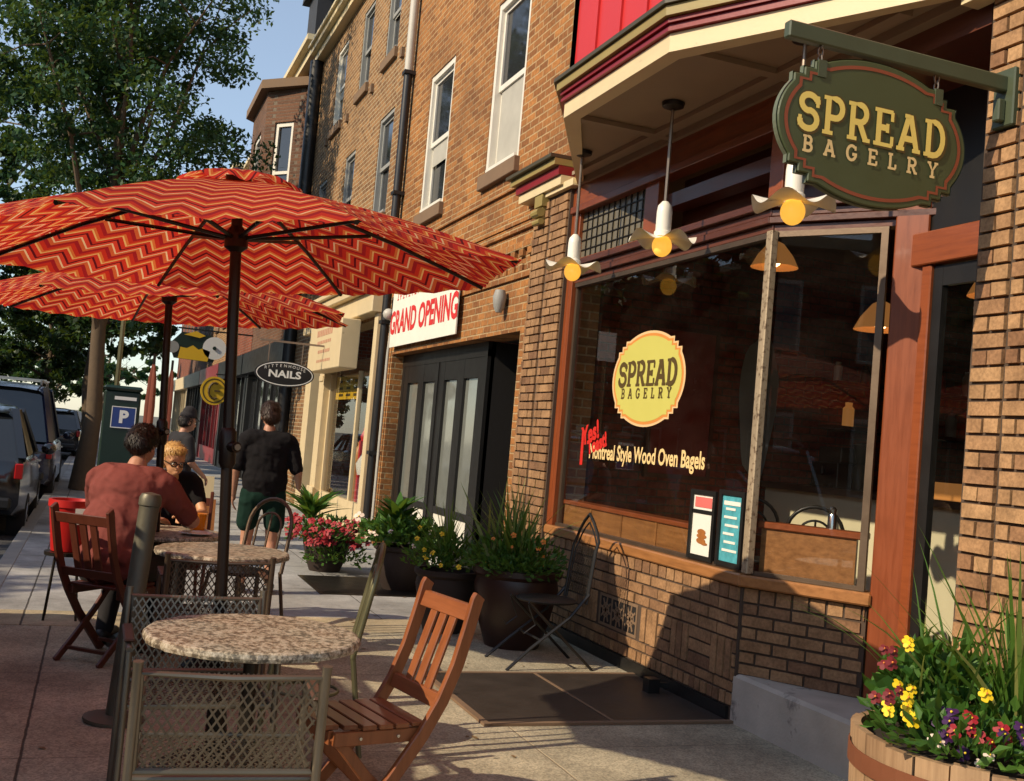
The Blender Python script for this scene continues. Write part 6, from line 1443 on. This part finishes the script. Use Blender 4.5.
# man in a dark cap walking farther away
t = thing('person', 'man in dark peaked cap and navy shirt with pale shoulder patch farther along the pavement', 'person', (.92, 13.2, 0), math.radians(-70))
torso = [('e', (0, 0, .84), (.165, .12, .12)), ('c', (0, 0, .87), .125, (0, .01, 1.05), .13), ('e', (0, 0, 1.13), (.185, .115, .17)), ('c', (-.15, -.01, 1.24), .06, (.15, -.01, 1.24), .06), ('c', (0, 0, 1.24), .06, (0, .02, 1.33), .052)]
legs = []
for s in (-1, 1): legs += [('c', (s * .09, 0, .8), .085, (s * .1, .02, .44), .055), ('c', (s * .1, .02, .44), .052, (s * .1, -.01, .08), .036)]
hm = head((0, .05, 1.43), 0, -.2, .96)
EL = {-1: (-.26, .02, .98), 1: (.26, .02, .98)}; WR = {-1: (-.2, .2, .84), 1: (.2, .2, .84)}; arms = []
for s in (-1, 1): arms += [('c', (s * .19, 0, 1.22), .052, EL[s], .04), ('c', EL[s], .04, WR[s], .027)] + hand(WR[s], Vector(WR[s]) - Vector(EL[s]), (1, 0, 0), -s, .5)
body = blob(torso + legs + arms + xf(HEADP, hm) + [('c', (s * .1, -.03, .05), .038, (s * .12, .15, .035), .034) for s in (-1, 1)], .008, 3, 'body', 'skin', t)
sh = blob(grow(torso[:4], .02) + [('c', (s * .19, 0, 1.22), .075, Vector((s * .19, 0, 1.22)).lerp(Vector(EL[s]), .85), .062) for s in (-1, 1)], .012, 3, 'shirt', 'jeans', body)
MB().ball((-.245, .0, 1.15), (.022, .035, .04), 10, 6).build('shoulder_patch', 'signwhite', sh, local=True, smooth=True)
MB().ball((.245, .0, 1.15), (.022, .035, .04), 10, 6).build('shoulder_patch', 'signwhite', sh, local=True, smooth=True)
blob(grow(legs, .016) + [('e', (0, 0, .82), (.185, .135, .11))], .012, 3, 'trousers', 'jeans', body)
for s in (-1, 1): blob([('c', (s * .1, -.04, .05), .046, (s * .12, .17, .04), .042)], .01, 2, 'shoe', 'shoe', body)
cap_ = blob(xf([('e', (0, -.01, .085), (.09, .105, .06)), ('c', (0, -.01, .125), .08, (0, .01, .13), .07)], hm), .008, 2, 'cap', 'jeans', body)
b = MB(); m = hm; b.add([m @ Vector(v) for v in [(-.075, .06, .072), (.075, .06, .072), (.06, .14, .05), (.0, .16, .045), (-.06, .14, .05)]], [(0, 1, 2, 3, 4)]); b.build('peak', 'blackpaint', cap_, local=True)
face(hm, body, 'hairdk', [('e', (0, -.025, .03), (.083, .085, .075)), ('e', (0, -.06, .0), (.07, .04, .05))])

# ------------------------------------------------------------------ planters
def leaves(b, c, r, n, size, R, up=.3, long=2.2, hemi=False):
    for _ in range(n):
        d = Vector((R.gauss(0, 1), R.gauss(0, 1), R.gauss(0, 1))).normalized() * R.random() ** .4
        if hemi: d.z = abs(d.z)
        p = Vector((c[0] + d.x * r[0], c[1] + d.y * r[1], c[2] + d.z * r[2]))
        u = (d + Vector((R.gauss(0, .5), R.gauss(0, .5), up + R.gauss(0, .4)))).normalized(); v = u.cross(Vector((R.gauss(0, 1), R.gauss(0, 1), R.gauss(0, 1)))).normalized(); w = u.cross(v)
        L = size * R.uniform(.6, 1.4); wd = L / long
        if size < .07: b.add([p, p + u * L * .5 + v * wd * .5 + w * L * .08, p + u * L, p + u * L * .5 - v * wd * .5 + w * L * .08], [(0, 1, 2, 3)])
        else:
            m1 = p + u * L * .4 + w * L * .1; m2 = p + u * L * .75 + w * L * .04; t_ = p + u * L - w * L * .14
            b.add([p, m1, m1 + v * wd * .5 + w * L * .07, m1 - v * wd * .5 + w * L * .07, m2, m2 + v * wd * .36 + w * L * .05, m2 - v * wd * .36 + w * L * .05, t_], [(0, 1, 2), (0, 3, 1), (1, 4, 5, 2), (1, 3, 6, 4), (4, 7, 5), (4, 6, 7)])
def blade(b, p, d, L, wd, bend, R, n=6):
    p = Vector(p); d = Vector(d).normalized(); side = d.cross(Vector((0, 0, 1)))
    if side.length < .05: side = Vector((1, 0, 0))
    side.normalize(); side.rotate(Quaternion(d, R.uniform(-.8, .8))); L_, R_ = [], []
    out = Vector((d.x, d.y, 0)); out = out.normalized() if out.length > .01 else Vector((1, 0, 0))
    for i in range(n + 1):
        f = i / n; w = wd * (1 - f ** 1.6) * (.6 + .8 * min(1, f * 4)) * .5; q = p + d * L * f + (out * .6 - Vector((0, 0, 1))) * bend * L * f * f
        L_.append(q + side * w); R_.append(q - side * w)
    k = n + 1; b.add(L_ + R_, [(i, i + 1, k + i + 1, k + i) for i in range(n)])
def flower(b, bc, p, r, nrm, R):
    p = Vector(p); nrm = Vector(nrm).normalized(); u = nrm.orthogonal().normalized(); v = nrm.cross(u)
    for k in range(5):
        a = 2 * PI * k / 5 + .3; c = p + (u * math.cos(a) + v * math.sin(a)) * r * .5; e = (u * math.cos(a) + v * math.sin(a)); s = nrm.cross(e)
        lift = nrm * (.002 * k)
        pts = [p + lift + nrm * .003, c + s * r * .42 + lift, c + e * r * .42 + s * r * .3 + lift - nrm * r * .1, c + e * r * .5 + lift - nrm * r * .14, c + e * r * .42 - s * r * .3 + lift - nrm * r * .1, c - s * r * .42 + lift]
        b.add(pts, [(0, 1, 2, 3, 4, 5)])
    bc.ball(tuple(p + nrm * .012), r * .16, 6, 4)
def flowers(parent, name, mat, spots, r, R, cmat='pet_y', nz=.5, toward=(-.5, -.9)):
    for p in spots:
        b, c = MB(), MB(); flower(b, c, p, r * R.uniform(.8, 1.2), (toward[0] + R.gauss(0, .3), toward[1] + R.gauss(0, .3), nz + R.random() * .5), R)
        nf = len(b.f); b.add(c.v, c.f); o = b.build(name, mat, parent); o.data.materials.append(M[cmat])
        for q in o.data.polygons[nf:]: q.material_index = 1

R = random.Random(5)
# half barrel by the doorway
BX, BY, BR, BH = 2.87, 2.77, .47, .665
t = thing('barrel_planter', 'weathered half barrel planter full of pansies and spiky grass at the bottom right', 'planter', (BX, BY, 0))
b = MB(); n = 26
for k in range(n):
    a0 = 2 * PI * (k + .03) / n; a1 = 2 * PI * (k + .97) / n; pr = [(.82, 0), (.93, .18), (.985, .42), (1.0, BH + .006 * R.uniform(-1, 1))]; vs = []
    j = R.uniform(-.004, .004)
    for f, z in pr:
        for rr in (BR * f + j, BR * f - .03): vs += [(BX + rr * math.cos(a0), BY + rr * math.sin(a0), z), (BX + rr * math.cos((a0 + a1) / 2) * 1.001, BY + rr * math.sin((a0 + a1) / 2) * 1.001, z), (BX + rr * math.cos(a1), BY + rr * math.sin(a1), z)]
    fs = []
    for i in range(3):
        o_ = i * 6
        for q in (0, 1): fs.append((o_ + q, o_ + q + 1, o_ + q + 7, o_ + q + 6)); fs.append((o_ + q + 3, o_ + q + 9, o_ + q + 10, o_ + q + 4))
        fs += [(o_, o_ + 6, o_ + 9, o_ + 3), (o_ + 2, o_ + 5, o_ + 11, o_ + 8)]
    fs += [(18, 19, 22, 21), (19, 20, 23, 22), (0, 3, 4, 1), (1, 4, 5, 2)]
    b.add(vs, fs)
b.build('staves', 'barrel', t)
for z0, z1, f in ((.545, .605, 1.0), (.16, .22, .945)):
    b = MB(); b.lathe([(BR * f + .002, z0), (BR * f + .007, z0), (BR * f + .007, z1), (BR * f + .002, z1)], (BX, BY, 0), 52, cap=False); b.build('hoop_band', 'band', t)
b = MB(); b.lathe([(0, BH - .04), (BR - .035, BH - .05)], (BX, BY, 0), 30, cap=False); b.build('soil', 'soil', t)
b = MB()
leaves(b, (BX, BY, BH), (.44, .44, .12), 900, .05, R, .5, 1.9, True); leaves(b, (BX - .3, BY - .1, BH + .02), (.2, .26, .1), 260, .05, R, .3, 2, True); leaves(b, (BX + .1, BY - .3, BH), (.32, .2, .09), 300, .04, R, .4, 2, True)
b.build('foliage', 'leafp', t)
b = MB(); leaves(b, (BX - .1, BY + .18, BH + .08), (.19, .16, .19), 260, .085, R, .5, 2.2, True); leaves(b, (BX - .26, BY + .04, BH + .06), (.11, .11, .07), 36, .1, R, .3, 1.8, True); b.build('broad_leaves', 'leafp', t)
b = MB()
c0_ = (BX + .05, BY - .02, BH - .02)
for k in range(60):
    a = R.uniform(0, 2 * PI); lean_ = abs(R.gauss(0, .36)); d = (math.cos(a) * lean_, math.sin(a) * lean_, 1); blade(b, (c0_[0] + math.cos(a) * .02, c0_[1] + math.sin(a) * .02, c0_[2]), d, R.uniform(.48, .85), R.uniform(.009, .018), R.uniform(.03, .34), R)
for k in range(8):
    a = R.uniform(-.5, .5) + PI * .25 ; blade(b, c0_, (math.cos(a) * .12 - .05, math.sin(a) * .12, 1), R.uniform(.4, .55), .034, .06, R)
for k in range(22):
    a = R.uniform(0, 2 * PI); blade(b, (BX - .12 + R.gauss(0, .07), BY + .1 + R.gauss(0, .07), BH), (math.cos(a) * .45 - .2, math.sin(a) * .4, 1), R.uniform(.5, .85), .009, R.uniform(.1, .4), R)
b.build('spiky_grass', 'leafg', t)
FS = .58
def more(l, n=2):
    return [q for p in l for q in [p] + [(p[0] + R.gauss(0, .035), p[1] + R.gauss(0, .035), p[2] - abs(R.gauss(0, .02))) for _ in range(n - 1)]]
def rim(a, f, z): return (BX + BR * f * math.cos(a), BY + BR * f * math.sin(a), BH + z)
fa = math.radians
flowers(t, 'yellow_pansy', 'pet_y', more([rim(fa(-118), .72, .15), rim(fa(-100), .74, .15), rim(fa(-88), .8, .12), rim(fa(-112), .55, .17), rim(fa(-95), .9, .06), rim(fa(-150), .45, .18), rim(fa(-75), .7, .13), rim(fa(-105), .9, .05), rim(fa(178), .82, .14), rim(fa(172), .9, .11), rim(fa(165), .78, .16), rim(fa(185), .9, .1), rim(fa(160), .7, .3)]), .036 * FS * 1.1, R, 'pet_o')
flowers(t, 'red_pansy', 'pet_r', more([rim(fa(-152), .74, .13), rim(fa(-136), .76, .11), rim(fa(-133), .7, .08), rim(fa(-149), .8, .1)]), .038 * FS * 1.1, R)
flowers(t, 'purple_pansy', 'pet_p', more([rim(fa(-160), .78, .1), rim(fa(-158), .86, .07), rim(fa(-128), .72, .12), rim(fa(-125), .78, .08), rim(fa(-120), .68, .1), rim(fa(-85), .88, .07), rim(fa(-92), .7, .17), rim(fa(-80), .75, .2), rim(fa(-162), .7, .12), rim(fa(-122), .84, .05), rim(fa(-78), .9, .08)]), .036 * FS * 1.1, R)
flowers(t, 'maroon_pansy', 'pet_m', more([rim(fa(172), .9, .24), rim(fa(166), .84, .27), rim(fa(182), .95, .17), rim(fa(178), .97, .14)]), .032 * FS * 1.1, R, 'pet_o')
flowers(t, 'pale_pansy', 'pet_w', more([rim(fa(-163), .88, .05), rim(fa(-140), .9, .04), rim(fa(-108), .92, .08)]), .024 * FS * 1.1, R)

def pot(name, label, loc, r, h, mat, flare=1.15):
    t = thing(name, label, 'planter', loc, group='flower pots along the shop fronts'); x, y, z = loc
    MB().lathe([(0, 0), (r * .62, 0), (r * .8, h * .3), (r * .97, h * .75), (r * .93, h * .88), (r * 1.04, h * .93), (r * 1.04, h), (r * .9, h), (r * .86, h * .9)], loc, 36, cap=False).build('pot', mat, t, smooth=True)
    MB().lathe([(0, h * .93), (r * .88, h * .9)], loc, 24, cap=False).build('soil', 'soil', t); return t
t = pot('planter_pot', 'large dark brown glazed pot with grasses and orange flowers beside the wrought iron chair', (3.05, 7.62, 0), .33, .58, 'pot')
b = MB(); leaves(b, (3.02, 7.6, .58), (.4, .36, .24), 900, .055, R, .4, 2.2, True); leaves(b, (3.0, 7.35, .55), (.3, .15, .15), 250, .05, R, .1, 2.2, True); b.build('foliage', 'leafp', t)
b = MB()
for k in range(110):
    a = R.uniform(0, 2 * PI); l = abs(R.gauss(0, .42)); blade(b, (3.0 + R.gauss(0, .08), 7.65 + R.gauss(0, .08), .56), (math.cos(a) * l, math.sin(a) * l, 1), R.uniform(.45, .85), R.uniform(.012, .026), R.uniform(.03, .3), R)
b.build('grass_blades', 'leafg', t)
rp = lambda cx_, cy_, z, rr: (cx_ + rr * math.cos(q) , cy_ + rr * math.sin(q), z)
sp = []
for k in range(7): q = R.uniform(PI * .9, PI * 1.9); sp.append(rp(3.03, 7.6, R.uniform(.62, .85), R.uniform(.2, .38)))
flowers(t, 'orange_flower', 'pet_o', sp, .02, R)
t = pot('planter_pot', 'dark clay pot of yellow flowers just left of the large glazed pot', (2.67, 8.15, 0), .25, .48, 'potdark')
b = MB(); leaves(b, (2.66, 8.12, .5), (.36, .33, .26), 700, .055, R, .4, 2.2, True); b.build('foliage', 'leafp', t); b = MB()
for k in range(60): a = R.uniform(0, 2 * PI); l = abs(R.gauss(0, .4)); blade(b, (2.66, 8.15, .48), (math.cos(a) * l, math.sin(a) * l, 1), R.uniform(.4, .75), .016, R.uniform(.05, .3), R)
b.build('grass_blades', 'leafg', t); sp = []
for k in range(9): q = R.uniform(PI * .8, PI * 1.9); sp.append(rp(2.65, 8.1, R.uniform(.52, .8), R.uniform(.2, .36)))
flowers(t, 'yellow_flower', 'pet_y', sp, .022, R, 'pet_o')
t = pot('planter_pot', 'dark pot with an upright broad leaved plant in front of the folding doors', (2.9, 10.3, 0), .28, .42, 'potdark')
b = MB(); leaves(b, (2.88, 10.3, .45), (.45, .38, .24), 650, .09, R, .3, 2.2, True); b.build('foliage', 'leafp', t); b = MB()
for k in range(60): a = R.uniform(0, 2 * PI); h_ = R.uniform(0, .34); blade(b, (2.82, 10.3, .45 + h_), (math.cos(a) * .9, math.sin(a) * .9, .9), R.uniform(.2, .34), .07, .15, R)
b.build('broad_leaves', 'leafp', t); sp = []
for k in range(10): q = R.uniform(PI * .9, PI * 1.8); sp.append(rp(2.88, 10.3, R.uniform(.45, .6), .34))
flowers(t, 'pale_flower', 'pet_w', sp, .03, R)
t = pot('planter_pot', 'pot of red flowers under an arching palm like plant near the cream storefront', (2.38, 11.45, 0), .26, .4, 'potdark')
b = MB(); leaves(b, (2.34, 11.35, .35), (.44, .36, .22), 650, .06, R, .2, 2.2, True); leaves(b, (2.45, 11.2, .12), (.36, .2, .2), 300, .06, R, 0, 2.2, True); b.build('foliage', 'leafp', t); b = MB()
for k in range(70): a = R.uniform(0, 2 * PI); l = R.uniform(.3, 1.4); blade(b, (2.2, 11.5, .5 + R.uniform(0, .15)), (math.cos(a) * l, math.sin(a) * l, 1), R.uniform(.3, .52), .04, R.uniform(.15, .45), R)
b.build('palm_leaves', 'leafp', t); sp = []
for k in range(85): q = R.uniform(PI * .7, PI * 2.0); sp.append(rp(2.36, 11.35, R.uniform(.3, .56), R.uniform(.2, .46)))
flowers(t, 'red_flower', 'pet_r', sp, .036, R, 'pet_m')
flowers(t, 'pink_flower', 'pet_w', [(2.62, 11.1, .62), (2.66, 11.05, .58)], .05, R)
t = thing('tote_bag', 'crumpled white bag leaning against the dark pot by the folding doors', 'bag', (3.08, 9.75, 0))
b = MB(); n = 14
for j, (rx, ry, z) in enumerate(((.1, .06, 0), (.14, .08, .1), (.13, .07, .22), (.08, .05, .34), (.1, .03, .4))): b.v += [(3.08 + rx * (1 + .12 * math.sin(3 * a + j)) * math.cos(a), 9.75 + ry * (1 + .15 * math.sin(5 * a + 2 * j)) * math.sin(a), z) for a in [2 * PI * i / n for i in range(n)]]
b.f += [(j * n + i, j * n + (i + 1) % n, (j + 1) * n + (i + 1) % n, (j + 1) * n + i) for j in range(4) for i in range(n)]; b.build('body', 'signwhite', t, smooth=True)

b = MB()
for k in range(90):
    x = R.uniform(-.5, 3.5); y = R.uniform(3.6, 12); a = R.uniform(0, 2 * PI); L = R.uniform(.012, .035); c_, s_ = math.cos(a) * L, math.sin(a) * L; h_ = R.uniform(.004, .012)
    b.add([(x - c_, y - s_, .004), (x + s_ * .4, y - c_ * .4, h_), (x + c_, y + s_, .005), (x - s_ * .4, y + c_ * .4, h_)], [(0, 1, 2, 3)])
o = b.build('fallen_leaves', plain('dry_leaf', (.2, .12, .05), .8, var=.5), None); o['kind'] = 'stuff'; tag(o, 'dry fallen leaves and litter scattered over the pavement', 'leaves')

# ------------------------------------------------------------------ light, sky and camera
sd = Vector((-1, -.2, .66)).normalized()
sun = bpy.data.lights.new('sun', 'SUN'); sun.energy = 5.0; sun.angle = math.radians(.5); sun.color = (1, .83, .6)
so = bpy.data.objects.new('sun', sun); COL.objects.link(so); so.rotation_euler = (-sd).to_track_quat('-Z', 'Y').to_euler(); so.location = (-20, -5, 15)
w = bpy.data.worlds.new('World'); S.world = w; w.use_nodes = True; nt = w.node_tree
sky = nt.nodes.new('ShaderNodeTexSky'); sky.sky_type = 'NISHITA'; sky.sun_disc = False; sky.sun_elevation = math.asin(sd.z); sky.sun_rotation = math.atan2(sd.x, sd.y); sky.air_density = 1.0; sky.dust_density = .3; sky.ozone_density = 2.0
hz = nt.nodes.new('ShaderNodeVectorMath'); hz.operation = 'MULTIPLY_ADD'; hz.inputs[1].default_value = (1, 1, 1); hz.inputs[2].default_value = (1.3, 1.36, 1.34); nt.links.new(sky.outputs[0], hz.inputs[0])
nt.links.new(hz.outputs[0], nt.nodes['Background'].inputs[0]); nt.nodes['Background'].inputs[1].default_value = .14
cam = bpy.data.cameras.new('camera'); co = bpy.data.objects.new('camera', cam); COL.objects.link(co); S.camera = co
cam.sensor_fit = 'HORIZONTAL'; cam.sensor_width = 36; cam.lens = 1080 / 1024 * 36; cam.clip_end = 2000; cam.clip_start = .05
yaw, pit, rol = math.radians(20.7), math.radians(2.87), math.radians(5.0)
f = Vector((math.sin(yaw) * math.cos(pit), math.cos(yaw) * math.cos(pit), math.sin(pit))); r = Vector((math.cos(yaw), -math.sin(yaw), 0)); u = r.cross(f)
r2 = r * math.cos(rol) + u * math.sin(rol); u2 = u * math.cos(rol) - r * math.sin(rol)
co.matrix_world = Matrix(((r2.x, u2.x, -f.x, 0), (r2.y, u2.y, -f.y, 0), (r2.z, u2.z, -f.z, 1.5), (0, 0, 0, 1)))
S.view_settings.view_transform = 'Standard'; S.view_settings.look = 'None'; S.view_settings.exposure = 0; S.view_settings.gamma = 1
S.render.engine = 'CYCLES'; S.cycles.use_denoising = True; S.cycles.max_bounces = 7; S.cycles.transparent_max_bounces = 10; S.cycles.caustics_reflective = False; S.cycles.caustics_refractive = False
S.cycles.sample_clamp_indirect = 4
